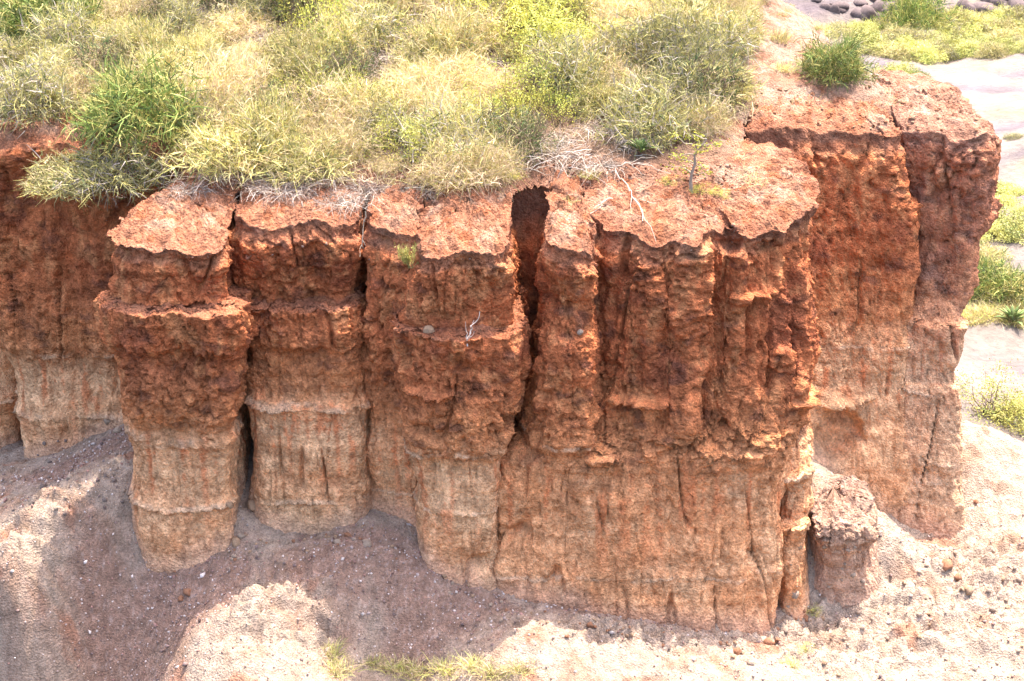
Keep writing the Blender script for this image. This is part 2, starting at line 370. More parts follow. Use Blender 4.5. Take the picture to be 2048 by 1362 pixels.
    cb = np.concatenate([capb, 0 * Vc[..., 0]]); col = mixc(col, np.array([.30, .165, .105]) * (1 + .35 * fbm(xf * 6, yf * 6, zf * 6, 3, 193))[..., None], cb * .35)
    # soil on the flat top: paler weathered crust
    tz = np.concatenate([ss(ztop_l - .10, ztop_l + .02, Vw[..., 2] + drop[None, :]), np.ones(Vc.shape[:2])])
    topc = mixc(np.broadcast_to(np.array([.29, .135, .08]), xf.shape + (3,)), np.array([.36, .225, .155]), ss(-.15, .5, fbm(xf * 1.2, yf * 1.2, 0, 3, 95)))
    topc = mixc(topc, RED * .5, ss(.0, .5, fbm(xf * 2.3, yf * 2.3, 3, 4, 96)) * .7) * (1 + .2 * gn(xf * 14, yf * 14, zf * 8, 97))[..., None]
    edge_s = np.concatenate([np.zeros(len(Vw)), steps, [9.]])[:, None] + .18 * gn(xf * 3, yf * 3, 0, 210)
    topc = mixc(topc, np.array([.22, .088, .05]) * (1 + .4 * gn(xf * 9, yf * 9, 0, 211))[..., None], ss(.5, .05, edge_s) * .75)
    tz = np.maximum(tz, np.concatenate([np.broadcast_to(flat_, Vw.shape[:2]) * ss(1.2, .6, np.abs(Vw[..., 2] - zb - 2.6)), 0 * Vc[..., 0]]) * .8)
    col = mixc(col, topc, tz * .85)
    if grey: col = mixc(col, np.array([.34, .235, .185]) * (1 + .3 * fbm(xf * 5, yf * 5, zf * 5, 3, 167))[..., None], grey)
    # grey wash at the foot
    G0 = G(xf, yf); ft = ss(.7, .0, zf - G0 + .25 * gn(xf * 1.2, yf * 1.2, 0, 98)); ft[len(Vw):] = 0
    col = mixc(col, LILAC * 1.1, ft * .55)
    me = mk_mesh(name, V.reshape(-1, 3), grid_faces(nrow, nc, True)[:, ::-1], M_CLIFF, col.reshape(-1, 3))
    o_ = link(name, me)
    return tag(o_, label, cat)

# ------------------------------------------------------------------ ground at the foot of the cliff
gp = [(-60, 900, 36.5), (0, 905, 35.5), (60, 918, 34), (250, 862, 33.0), (0, 955, 32.6), (120, 965, 31.6), (236, 1005, 30.0), (262, 1125, 29.4), (460, 1108, 29.4), (480, 1055, 29.9),
      (600, 1072, 30), (740, 1040, 30.2), (840, 1118, 29.3), (1000, 1192, 29.0), (1200, 1228, 28.8), (1400, 1262, 28.6), (1530, 1290, 28.4), (1570, 1240, 29.5), (1620, 1200, 30.0),
      (1690, 1192, 30.1), (1640, 1196, 30.1), (1748, 1180, 30.2), (1640, 985, 31.6), (1640, 925, 34.1), (1768, 1050, 31.4), (1720, 1005, 33.5), (1835, 1085, 32.9), (1925, 1082, 33.0), (1930, 850, 36.2), (2048, 925, 35.2), (2048, 1100, 31.8),
      (1950, 1200, 29.8), (1800, 1250, 28.9), (1700, 1300, 28.1), (2048, 1300, 28.2), (1600, 1362, 26.9), (2048, 1362, 27.5), (1300, 1325, 26.7), (1300, 1362, 26.2), (1440, 1306, 27.5),
      (1060, 1258, 27.4), (1220, 1262, 27.8), (1000, 1300, 26.8), (1000, 1362, 26.0), (800, 1200, 28.3), (700, 1100, 29.2), (820, 1300, 27.7), (830, 1362, 27.0), (710, 1362, 26.7), (650, 1362, 25.8), (720, 1260, 27.9), (580, 1132, 28.8), (500, 1220, 27.4), (390, 1362, 25.8), (400, 1260, 27.0),
      (300, 1250, 28.5), (200, 1362, 27.8), (0, 1362, 27.2), (0, 1200, 27.5), (100, 1100, 28.6), (150, 1040, 29.3), (0, 1080, 28.9), (-200, 1000, 33), (-200, 1362, 27)]
_g = [at(*p) for p in gp] + [(-6, 18, -13.5), (6, 18, -13.5), (0, 10, -17), (-14, 22, -12), (16, 22, -12.5), (18, 32, -10.5), (17, 38, -9.5), (20, 28, -12), (-18, 32, -9), (-8, 37, -6.5), (0, 36, -7), (6, 37, -7.5), (12, 40, -10.5), (-16, 38, -9)]
G0_ = TPS(_g)
def G(x, y): return G0_(x, y)
def back_drop(x, y, z):     # behind the cliff the slope runs down to the valley
    return z - ss(36.8, 42, y + .25 * (x - 12)) * 8
nx_, ny_ = 700, 320
gx = np.linspace(-14.5, 15.5, nx_); gy = 22.5 + (42 - 22.5) * np.linspace(0, 1, ny_) ** 1.25
X, Y = np.meshgrid(gx, gy); Z = back_drop(X, Y, G(X, Y))
ZS = Z.copy()
def blob(px, py, d, rx, ry):
    c = at(px, py, d); return np.exp(-(((X - c[0]) / rx) ** 2 + ((Y - c[1]) / ry) ** 2))
f1, f2, cid = vor(X * 1.6 + .3 * gn(X * 2, Y * 2, 0, 3), Y * 2.6, 0 * X, 101)
crusty = np.clip(1.0 * blob(1700, 1290, 29, 3.2, 1.6) + blob(1980, 1200, 31, 2, 1.6) + 1.9 * blob(560, 1240, 27.7, 1.3, 1.1) + 1.5 * blob(90, 1130, 29, 1.2, .8) + blob(1250, 1330, 27.7, 2, .7), 0, 1)
scree = np.clip(blob(870, 1200, 28.4, 1.9, 1.2) + blob(180, 960, 32.3, 2.2, 1.1) + blob(700, 1110, 29.2, 1.6, .8) + .9 * blob(330, 1220, 28, 1.6, 1.5) + .35 * blob(60, 1340, 27, 2.2, 1.2) + .8 * blob(200, 1200, 28.8, .7, 1.1) + .8 * blob(420, 1160, 28.9, 1.6, .8) + .6 * blob(1250, 1260, 28.6, 2.4, .5), 0, 1)  # scree areas, widened to paint the ground in cast shadow darker
scree_shade_m = ss(.05, 1.0, scree + .45 * fbm(X * 1.1, Y * 1.1, 0, 5, 102, .65)); cr_m = np.clip(crusty * 1.2, 0, 1) * (1 - scree_shade_m * .45)
Z += .10 * fbm(X * .8, Y * 1.1, 0, 3, 103) + .025 * fbm(X * 2.5, Y * 3.5, 0, 4, 107, .6)
Z += (.05 + .22 * cr_m) * ridge(X * 1.3, Y * 2.2, 0, 3, 104) * (1 - .6 * scree_shade_m)
Z += cr_m * (.12 * (cid - .5) - .10 * ss(.14, 0, f2 - f1)) + (.03 + .05 * cr_m) * fbm(X * 5, Y * 5, 0, 4, 105, .65) + (.03 + .05 * cr_m) * ss(.42, .1, vor(X * 4.2, Y * 4.2, 0 * X, 198)[0]) * (vor(X * 4.2, Y * 4.2, 0 * X, 198)[2] > .55) - .05 * (1 - scree_shade_m) * ss(.08, 0, np.abs(gn(X * 1.6 + .4 * gn(X, Y, 0, 7), Y * .9, 0, 199)))
f1, f2, cid = vor(X * 9, Y * 9, 0 * X, 106); Z += .025 * scree_shade_m * (cid - .5) * 2 * ss(.0, .3, f2 - f1)
# small scarps in the crust
q_ = (ZS + .25 * Y) / .40 + .7 * fbm(X * .5, Y * .6, 0, 2, 184) + .12 * fbm(X * 3, Y * 3, 0, 3, 186); fr_ = q_ - np.floor(q_); Z += np.clip(cr_m, 0, 1) * (1 - .8 * scree_shade_m) * .20 * (ss(.1, .6, fr_) - fr_)
Z -= .14 * ss(-.05, .05, gn(X * .7, Y * 1.6, 0, 108) + .15 * gn(X * 4, Y * 4, 0, 109)) * cr_m + .07 * ss(-.05, .05, gn(X * 1.3 + 5, Y * 2.6, 0, 114) + .15 * gn(X * 5, Y * 5, 0, 115)) * cr_m
# mounds that catch the sun along the bottom
cream = mixc(np.broadcast_to(np.array([.33, .24, .18]), X.shape + (3,)), np.array([.27, .165, .11]), ss(.0, .6, fbm(X * 1.1, Y * 1.1, 0, 4, 110)) * .8)
cream = mixc(cream, np.array([.30, .125, .07]), ss(.35, .6, fbm(X * .9, Y * 1.2, 5, 4, 111)) * .7)
grav_shade = mixc(np.broadcast_to(np.array([.255, .15, .108]), X.shape + (3,)), np.array([.34, .235, .19]), ss(.1, .6, fbm(X * 14, Y * 14, 0, 2, 112)))  # gravel colour, lowered to deepen the shade painted on the ground
gcol = mixc(cream, grav_shade, scree_shade_m) * (1 + .18 * fbm(X * 5, Y * 5, 0, 3, 113))[..., None]
pink_ = ss(.5, .0, Y - 0 * X - 30) * 0
GX, GY, GZ = X, Y, Z
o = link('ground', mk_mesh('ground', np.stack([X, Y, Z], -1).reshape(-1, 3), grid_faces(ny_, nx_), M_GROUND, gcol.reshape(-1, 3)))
tag(o, 'pale crusted slope and grey scree at the foot of the cliff', kind='structure')
def Gz(x, y):       # built ground height incl. relief (nearest grid point)
    i = np.clip(np.searchsorted(gy, y), 0, ny_ - 1); j = np.clip(np.searchsorted(gx, x), 0, nx_ - 1)
    return GZ[i, j]

# ------------------------------------------------------------------ rock masses
ZB = -4.75
loft('rock_pillar', [(488, 200, 452, 29.7), (500, 222, 448, 29.8), (596, 236, 440, 30.0), (606, 236, 442, 29.95), (628, 208, 476, 29.3), (700, 212, 480, 29.3), (714, 228, 466, 29.5), (800, 238, 460, 29.45), (862, 252, 450, 29.65),
      (885, 248, 462, 29.5), (1000, 255, 462, 29.55), (1130, 262, 462, 29.5)], [(0, 1.0), (.10, .35), (.2, .0), (.5, -.08), (.85, -.02), (.97, .05), (1, .5)], 33.5, z_at(875, 29.5),
     ledges=[(z_at(893, 29.5), .13, .16), (z_at(1018, 29.5), .18, .09)], seed=1, pale=.6, bl=1.5, label='leftmost free-standing earth pillar with a broad shaded ledge at mid height', cat='rock pillar')
loft('rock_pillar', [(448, 456, 724, 30.7), (590, 482, 720, 31.1), (606, 490, 720, 31.05), (622, 496, 712, 30.3), (690, 500, 712, 30.3), (704, 512, 714, 30.5), (800, 500, 735, 30.35), (822, 500, 737, 30.1), (1010, 506, 740, 30.05), (1075, 504, 740, 30.1)],
     [(0, .6), (.08, .1), (.3, .0), (.6, .02), (.9, .1), (1, .6)], 33.5, z_at(800, 30.2),
     ledges=[(z_at(828, 30), .17, .10), (z_at(1012, 30), .16, .08)], seed=2, pale=.6, label='second earth pillar from the left with a sunlit ragged ledge', cat='rock pillar')
loft('rock_pillar', [(455, 735, 845, 30.7), (600, 730, 830, 30.7), (700, 725, 812, 30.55), (790, 722, 812, 30.6), (880, 732, 840, 30.5), (1110, 742, 856, 30.4)],
     [(0, .5), (.15, .2), (.5, .0), (.9, -.25), (1, .2)], 33.5, z_at(840, 30.4), ledges=[(z_at(1000, 30.3), .08, .05)], holes=[(728, 600, 30.6, .1, 1.6, .6)], seed=3, label='narrow recessed earth column between the second pillar and the bulging central one', cat='rock pillar')
loft('rock_pillar', [(503, 832, 1024, 29.4), (560, 828, 1012, 29.6), (652, 822, 1012, 29.85), (676, 808, 1030, 29.2), (705, 802, 1038, 29.2), (740, 804, 1034, 29.3), (850, 818, 1022, 29.15), (905, 826, 1014, 29.1), (925, 832, 1004, 29.3), (1020, 834, 1000, 29.25), (1190, 842, 1000, 29.1)],
     [(0, .8), (.06, .2), (.2, .02), (.5, -.08), (.8, 0), (.95, .15), (1, .7)], 33.5, z_at(905, 29.2),
     ledges=[(z_at(912, 29.2), .15, .10), (z_at(1026, 29.2), .15, .07)], shelves=[(865, 782, 29.2, .45, .38, .10), (960, 800, 29.2, .4, .15, .2)], holes=[(1010, 850, 29.2, .12, .25, .5), (815, 720, 29.2, .12, .5, .4)], seed=4, pale=.6, label='bulging central earth pillar with pale foot and a stone on its ledge', cat='rock pillar')
loft('rock_pillar', [(492, 1088, 1200, 29.65), (530, 1098, 1196, 29.75), (610, 1102, 1170, 29.95), (690, 1096, 1176, 29.5), (800, 1084, 1182, 29.5), (900, 1056, 1194, 29.35), (1000, 1060, 1200, 29.4), (1210, 1068, 1200, 29.3)],
     [(0, .7), (.08, .2), (.3, .0), (.7, -.05), (.92, .1), (1, .9)], 33.5, z_at(930, 29.2), ledges=[(z_at(900, 29.2), .08, .06)], seed=5, tone=.5, label='thin earth pillar just right of the deep black crack', cat='rock pillar')
loft('cliff_wall', [(478, 1165, 1642, 29.95, 1.), (520, 1168, 1618, 30.1, .9), (760, 1172, 1616, 29.85, .7), (800, 1172, 1612, 29.7, .6), (860, 1150, 1596, 29.6, .5), (905, 1040, 1585, 29.35, .45), (940, 1000, 1580, 29.2, .4), (1100, 1000, 1566, 29.0, .3), (1300, 1000, 1548, 28.6, .25)],
     [(0, 1.5), (.03, 1.4), (.09, 1.1), (.13, .7), (.22, .55), (.3, .2), (.38, .35), (.46, -.05), (.5, .05), (.53, .5), (.62, .7), (.7, .4), (.8, .75), (.86, .65), (.9, 1.2), (.95, 1.2), (1, 2.2)], 34.2, z_at(935, 29.2),
     ledges=[(z_at(1160, 29.0), .06, .06)], shelves=[(1285, 792, 29.9, .6, .5, .10), (1510, 600, 29.9, .45, .35, .5), (1215, 905, 29.5, .5, .3, .12), (1590, 805, 30.2, .35, .3, .15), (1470, 900, 29.5, .6, .14, .2), (1250, 690, 30, .3, .2, .3)], holes=[(1470, 500, 30, .30, .26, .45), (1255, 520, 30.3, .12, .6, .3), (1400, 800, 29.8, .12, .8, .25), (1560, 520, 30.3, .14, .5, .3)], seed=6, tone=.3, flute=1.5, label='broad fluted red cliff wall in the centre right with a flat soil top', cat='cliff')
loft('rock_buttress', [(845, 1578, 1624, 30.7), (940, 1560, 1626, 30.4), (960, 1556, 1628, 30.0), (985, 1564, 1622, 30.25), (1050, 1560, 1624, 30.1), (1065, 1546, 1622, 29.6), (1095, 1556, 1616, 29.8), (1240, 1562, 1612, 29.6)],
     [(0, .5), (.15, .05), (.5, -.05), (.85, .1), (1, .6)], 32.5, -2, res=.035, ledges=[(z_at(955, 30.2), .12, .07), (z_at(1068, 29.8), .12, .08)], seed=7, capdepth=.9, cap_top=lambda x, y: z_at(845, 30.7) + .5 * (np.asarray(y) - 30.7), flute=.5, chunk=.5,
     label='stepped pale buttress at the right end of the broad cliff wall', cat='rock buttress')
loft('hoodoo', [(1044, 1618, 1752, 30.15), (1058, 1616, 1760, 30.0), (1084, 1628, 1756, 30.0), (1098, 1634, 1750, 30.15), (1130, 1636, 1746, 30.2), (1200, 1626, 1756, 30.0)],
     [(0, .5), (.12, .1), (.35, -.05), (.6, 0), (.88, .12), (1, .6)], 32.2, -2, res=.026, seed=8, rim=.4, capdepth=1.0, cap_top=lambda x, y: z_at(1044, 30.15) + .10 * (np.asarray(y) - 30.0) + .12 * gn(np.asarray(x) * 2.2, np.asarray(y) * 2.2, 0, 170), flute=1.2, chunk=1.3, rough=1.2, grey=.6,
     label='stubby grey hoodoo with an overhanging pale cap right of the wall', cat='hoodoo')
loft('cliff_wall', [(268, 1470, 1812, 36.2), (400, 1490, 1812, 35.8), (415, 1510, 1830, 35.75), (545, 1560, 1838, 35.4), (565, 1560, 1826, 35.4), (640, 1560, 1820, 35.2), (690, 1570, 1820, 34.9), (790, 1600, 1818, 34.5), (1000, 1600, 1820, 33.8), (1075, 1600, 1826, 33.5)],
     [(0, -.6), (.2, -.2), (.4, .0), (.6, .1), (.85, 0), (.97, -.02), (1, .2)], 41, z_at(672, 35), res=.05, ledges=[(z_at(700, 34.9), .08, .06)], holes=[(1675, 868, 34.3, .72, .75, .6)], shelves=[(1688, 797, 34.5, .8, .55, .10), (1870, 780, 34.5, .6, .12, .1)], seed=9, pale=.6, flute=.5, chunk=.8, capdepth=3.,
     label='tall rear cliff wall on the right behind the broad wall', cat='cliff')
loft('rock_pillar', [(262, 1796, 2006, 35.9), (462, 1800, 1992, 35.8), (484, 1805, 1960, 35.9), (560, 1805, 1952, 35.7), (640, 1800, 1917, 35.3, .6), (656, 1800, 1926, 34.9, .4), (770, 1800, 1914, 34.5, .3), (782, 1800, 1922, 34.3, .3), (1080, 1800, 1930, 33.3, .3)],
     [(0, .8), (.08, .75), (.3, .45), (.6, .2), (.9, 0), (1, .6)], 41, z_at(655, 35), res=.05, ledges=[(z_at(790, 34.4), .10, .05), (z_at(925, 34.0), .09, .05), (z_at(968, 33.8), .08, .05), (z_at(1005, 33.7), .07, .05)], seed=10, pale=.6, flute=.5, capdepth=3., grey=.25,
     label='far right earth pillar with overhanging top and grey banded foot', cat='rock pillar')
loft('cliff_wall', [(262, -160, 372, 33.9), (400, -160, 345, 34.2), (560, -140, 335, 34.1), (655, -30, 330, 33.9), (700, 8, 330, 33.9), (725, 18, 330, 34.0), (800, 34, 330, 33.9), (835, 34, 330, 33.8), (930, 52, 330, 33.8)],
     [(0, 1.0), (.05, .3), (.2, .0), (.5, .1), (.8, -.1), (1, -.1)], 40, z_at(715, 33.9), res=.05, ledges=[(z_at(716, 33.9), .18, .10), (z_at(838, 33.8), .22, .10)], seed=11, pale=.6, capdepth=3.,
     label='rear cliff wall on the left below the overhanging green bushes', cat='cliff')
loft('rock_pillar', [(640, -160, 60, 36.6), (775, -120, 30, 36.2), (800, -120, 42, 35.8), (830, -110, 36, 36.1), (920, -110, 46, 36.1)],
     [(0, .6), (.1, .1), (.5, .0), (.9, .1), (1, .6)], 39, z_at(640, 36.2), res=.05, seed=12, capdepth=.8, cap_top=lambda x, y: 0 * x + z_at(640, 36.6), ledges=[(z_at(800, 35.9), .15, .06)],
     label='pale pillar at the left frame edge peeping past the rear wall', cat='rock pillar')
loft('cliff_core', [(425, 350, 1590, 32.9), (800, 350, 1570, 32.7), (1150, 350, 1560, 32.4)],
     [(0, .8), (.05, .1), (.3, .0), (.6, .0), (.95, .1), (1, .8)], 35, z_at(905, 30.2), res=.1, seed=13, capdepth=1.5, label='dark red inner rock seen inside the cracks between pillars', cat='cliff', dip=0)

# ------------------------------------------------------------------ plateau / hillside sheet
edge = [at(-420, 262, z=1.1), at(360, 330, 33.9 + .5), at(368, 372, 32.2), at(230, 430, z=.15), at(280, 440, z=.15), at(440, 395, z=.3), at(470, 385, z=.35), at(720, 385, z=.35), at(1000, 395, z=.35), at(1060, 372, z=.4), at(1200, 385, z=.35), at(1480, 385, z=.45),
        at(1610, 392, z=.45), at(1500, 330, z=.8), at(1490, 262, 36.0), at(1640, 250, 37.4), at(1800, 246, 37.6), at(1930, 240, 37.5)]
poly = np.array([(p[0], p[1]) for p in edge] + [(11.3, 37.6), (10.8, 38.8), (10.3, 40.5), (9.8, 43), (10.0, 47), (11, 54), (-4, 60), (-19, 54), (-16.6, 46), (-15.6, 41), (-16.5, 38), (-17.5, 36)])
def in_poly(x, y, P):
    r = np.zeros(x.shape, bool); n = len(P)
    dmin = np.full(x.shape, 1e9)
    for i in range(n):
        x1, y1 = P[i]; x2, y2 = P[(i + 1) % n]
        c = ((y1 > y) != (y2 > y)) & (x < (x2 - x1) * (y - y1) / (y2 - y1 + 1e-12) + x1); r ^= c
        t = np.clip(((x - x1) * (x2 - x1) + (y - y1) * (y2 - y1)) / ((x2 - x1) ** 2 + (y2 - y1) ** 2 + 1e-9), 0, 1)
        dmin = np.minimum(dmin, np.hypot(x - x1 - t * (x2 - x1), y - y1 - t * (y2 - y1)))
    return r, dmin
hx = np.linspace(-19.5, 13.5, 480); hy = 29.8 + 30 * np.linspace(0, 1, 320) ** 1.9
X, Y = np.meshgrid(hx, hy); ins, dm = in_poly(X, Y, poly); sgn = np.where(ins, dm, -dm)
def hill_z(x, y):
    return T(x, y) + .12 * fbm(x * .6, y * .6, 0, 3, 120) + .05 * fbm(x * 2.5, y * 2.5, 0, 3, 121)
Z = hill_z(X, Y); Z += -.16 + .30 * ss(0, .8, dm)
f1, f2, cid = vor(X * 3.2, Y * 3.2, 0 * X, 122); Z += .05 * (cid - .5) - .05 * ss(.12, 0, f2 - f1) + .045 * fbm(X * 7, Y * 7, 0, 3, 123) - .07 * ss(.1, .5, fbm(X * 3.5, Y * 3.5, 7, 3, 74))
Z -= ss(.1, -.9, sgn) * 14 * ss(36.5, 37.2, Y)       # sides of the hill behind run down to the valley
keep = ins | ((Y > 37.2) & (sgn > -6))
c = mixc(np.broadcast_to(np.array([.28, .13, .08]), X.shape + (3,)), np.array([.30, .185, .125]), ss(-.1, .4, fbm(X * .7, Y * .7, 0, 4, 124)))
c = mixc(c, np.array([.25, .095, .05]), ss(.05, .5, fbm(X * 1.8, Y * 1.8, 2, 4, 125)) * .7)
c = mixc(c, np.array([.32, .215, .155]), ss(5, 7, X) * ss(33.8, 35.5, Y) * ss(-.5, .4, fbm(X, Y, 9, 3, 126)) * .8)
c = mixc(c, np.array([.15, .10, .065]), ss(32.6, 34, Y) * ss(6.3, 4.5, X) * .8)
c = c * (1 + .2 * fbm(X * 6, Y * 6, 0, 3, 127))[..., None]
fq = grid_faces(*X.shape); kf = keep.ravel()
fq = fq[kf[fq].all(1)]
V = np.stack([X, Y, Z], -1).reshape(-1, 3)
use = np.unique(fq); remap = -np.ones(len(V), int); remap[use] = np.arange(len(use))
o = link('hillside', mk_mesh('hillside', V[use], remap[fq], M_SOIL, c.reshape(-1, 3)[use])); tag(o, 'red soil hillside above the cliff', kind='structure')

# ------------------------------------------------------------------ valley beyond
ny2, nx2 = 220, 260
vy = 34 + 560 * np.linspace(0, 1, ny2) ** 2.2; X = np.linspace(-1, 1, nx2)[None, :] * (30 + vy[:, None] * .75); Y = np.broadcast_to(vy[:, None], X.shape)
def valley_z(x, y):
    z = -13.6 + .9 * fbm(x * .06, y * .06, 0, 3, 130) + .25 * fbm(x * .4, y * .4, 0, 3, 131)
    z = z + 2.4 * np.exp(-(((x - 38) / 16) ** 2 + ((y - 88) / 16) ** 2)) + 1.3 * np.exp(-(((x - 24) / 9) ** 2 + ((y - 66) / 7) ** 2))
    z = z + ss(138, 175, y + .1 * x) * (9 + 5 * fbm(x * .04, y * .04, 0, 4, 132)) + ss(175, 420, y) * 40
    return z
Z = valley_z(X, Y)
rkm = ss(132, 145, Y + .1 * X)
Z += rkm * 1.2 * ridge(X * .25, Y * .25, 0, 3, 133)
c = mixc(np.broadcast_to(np.array([.155, .125, .105]), X.shape + (3,)), np.array([.11, .086, .09]), ss(-.1, .35, fbm(X * .07, Y * .16, 0, 4, 134)))
c = c * (1 + .22 * fbm(X * .5, Y * .9, 0, 4, 137, .6))[..., None]
c = mixc(c, np.array([.19, .165, .085]), ss(.15, .45, fbm(X * .12, Y * .12, 4, 3, 135)) * .5)
c = mixc(c, np.array([.09, .068, .07]), rkm * ss(-.3, .2, fbm(X * .3, Y * .3, 0, 3, 136)) * .8)
o = link('valley_floor', mk_mesh('valley_floor', np.stack([X, Y, Z], -1).reshape(-1, 3), grid_faces(ny2, nx2), M_VALLEY, c.reshape(-1, 3))); tag(o, 'pale sandy valley floor behind the cliff', kind='structure')
# ==== VEGETATION AND LOOSE THINGS
dg = bpy.context.evaluated_depsgraph_get(); dg.update()
camv = Vector((0, 0, CAMH))
def hit(px, py):
    "the place on the built terrain or rock that the given sight line meets"
    p = Vector(at(px, py, 50.)); ok, loc, nor, *_ = SC.ray_cast(dg, camv, (p - camv).normalized())
    return (loc, nor) if ok else (None, None)
def nrm(a): return a / (np.linalg.norm(a, axis=-1, keepdims=True) + 1e-9)
def rnd(n, s=1.): return rng.normal(size=(n, 3)) * s
def blades(P, D, Lh, W, bend, seg=2, droop=0., tip=.25):
    n = len(P); D = nrm(D); side = nrm(np.cross(D, rnd(n))); bv = nrm(rnd(n)) * np.asarray(bend).reshape(-1, 1) if np.ndim(bend) else nrm(rnd(n)) * bend
    Lh = np.broadcast_to(Lh, (n,)); W = np.broadcast_to(W, (n,)); out = []
    for k in range(seg + 1):
        t = k / seg
        c = P + D * (Lh * t)[:, None] + bv * (Lh * t * t)[:, None]; c = c + np.array([0, 0, -1.]) * (droop * Lh * t * t)[:, None]
        wd = (W * (1 - (1 - tip) * t))[:, None] * side * .5
        out += [c - wd, c + wd]
    V = np.stack(out, 1)                                       # n, 2(seg+1), 3
    b = (np.arange(n) * 2 * (seg + 1))[:, None]
    Fq = np.concatenate([b + np.array([[2 * k, 2 * k + 1, 2 * k + 3, 2 * k + 2]]) for k in range(seg)], 0)
    return V.reshape(-1, 3), Fq, 2 * (seg + 1)
def merge(parts):
    Vs, Fs, Cs, off = [], [], [], 0
    for V, Fq, C in parts:
        Vs.append(V); Fs.append(Fq + off); Cs.append(C); off += len(V)
    return np.concatenate(Vs), np.concatenate(Fs), np.concatenate(Cs)
def bl_col(n, per, pal, wts, jit=.18):
    pal = np.array(pal); c = pal[rng.choice(len(pal), n, p=np.array(wts) / sum(wts))] * (1 + rng.normal(size=(n, 1)) * jit)
    return np.repeat(c, per, 0)
def tube(pts, r0, r1, sides=5):
    pts = np.array(pts, float); n = len(pts); tg = nrm(np.gradient(pts, axis=0)); a = nrm(np.cross(tg, np.array([.3, .2, 1.]))); b = np.cross(tg, a)
    r = np.linspace(r0, r1, n)[:, None, None]; th = np.linspace(0, 2 * math.pi, sides, endpoint=False)
    V = pts[:, None, :] + r * (np.cos(th)[None, :, None] * a[:, None, :] + np.sin(th)[None, :, None] * b[:, None, :])
    return V.reshape(-1, 3), grid_faces(n, sides, True)
def crooked(p0, p1, n=8, amp=.08):
    p0, p1 = np.array(p0, float), np.array(p1, float); t = np.linspace(0, 1, n)[:, None]
    L = np.linalg.norm(p1 - p0); j = np.cumsum(rng.normal(size=(n, 3)), 0); j = j - j[:1] * (1 - t) - j[-1:] * t
    return p0 + (p1 - p0) * t + j * amp * L / math.sqrt(n)
GREEN, DGREEN, YG, GG, STRAW, PSTRAW, GREY, BRY, BRN = [.19, .25, .055], [.07, .10, .03], [.45, .39, .12], [.33, .295, .13], [.60, .46, .26], [.60, .45, .32], [.34, .28, .24], [.46, .44, .09], [.15, .10, .07]

def dome(n, flat=.75, r0=.45):
    d = nrm(rnd(n)); d[:, 2] = np.abs(d[:, 2]); r = r0 + (1 - r0) * rng.random(n) ** .6
    lump = 1 + .42 * gn(d[:, 0] * 2.2 + rng.random() * 50, d[:, 1] * 2.2, d[:, 2] * 2.2, 300) * 2
    return d, d * (r * lump)[:, None] * np.array([1, 1, flat])
def stick_foliage(pal, wts, n=900, flat=.8, L=(.12, .34), W=.021, spread=1.25, droop=.15, up=.2, m=4):
    d, P = dome(n, flat); P = np.repeat(P, m, 0); d = np.repeat(d, m, 0)
    base = np.repeat(nrm(rnd(n)), m, 0)
    D = nrm(d * .6 + np.array([0, 0, up]) + base * .5 + rnd(len(P), spread * .5))
    P = P + rnd(len(P), .03)
    V, Fq, per = blades(P, D, rng.uniform(*L, len(P)), rng.uniform(.6, 1.2, len(P)) * W, .45, 2, droop)
    return V, Fq, bl_col(len(P), per, pal, wts)
def stems(n, R0=.9, flat=.8, r=.014, col=BRN, amp=.12):
    out = []
    d, P = dome(n, flat, .6)
    for i in range(n):
        V, Fq = tube(crooked((rng.normal() * .1, rng.normal() * .1, -.08), P[i] * R0, 6, amp), r * rng.uniform(.7, 1.5), r * .4, 4)
        out.append((V, Fq, np.broadcast_to(np.array(col) * rng.uniform(.7, 1.2), V.shape)))
    return merge(out)
def leafy_foliage(pal, wts, clumps=60, per_c=60, flat=.8, leaf=.045, cr=.13):
    d, P = dome(clumps, flat, .5); C = np.repeat(P, per_c, 0) + rnd(clumps * per_c, cr)
    V, Fq, per = blades(C, nrm(rnd(len(C)) + [0, 0, .5]), rng.uniform(.6, 1.3, len(C)) * leaf, leaf * .55, .1, 1, 0, .5)
    cc = np.repeat(np.repeat((np.array(pal)[rng.choice(len(pal), clumps, p=np.array(wts) / sum(wts))]), per_c, 0) * (1 + .2 * rng.normal(size=(len(C), 1))), per, 0)
    return V, Fq, cc
def arch_twigs(n, col, L=(.4, 1.1), W=.013, droop=.7, spread=.9, up=.9, seg=5, bend=.4):
    P = rnd(n, .42) * [1, 1, .12]; D = P * .6 + rnd(n, spread) * [1, 1, .4] + [0, 0, up]
    V, Fq, per = blades(P, D, rng.uniform(*L, n), W * rng.uniform(.6, 1.5, n), bend, seg, droop, .4)
    return V, Fq, bl_col(n, per, col, [1] * len(col), .2)
def tussock(n, pal, L=(.3, .8), W=.02, droop=.5, r=.2, up=1.1):
    P = rnd(n, r) * [1, 1, .05]; D = rnd(n, .45) * [1, 1, .2] + [0, 0, up] + P * 1.5
    V, Fq, per = blades(P, D, rng.uniform(*L, n), W, .2, 3, droop, .15)
    return V, Fq, bl_col(n, per, pal, [1] * len(pal), .18)
def feather(n, pal, flat=.55):
    d, P = dome(n, flat, .35)
    D = nrm(d * .5 + [0, 0, .35] + rnd(n, .75))
    V, Fq, per = blades(P, D, rng.uniform(.14, .4, n), .011, .3, 2, .3, .3)
    return V, Fq, bl_col(n, per, pal, [1] * len(pal), .15)

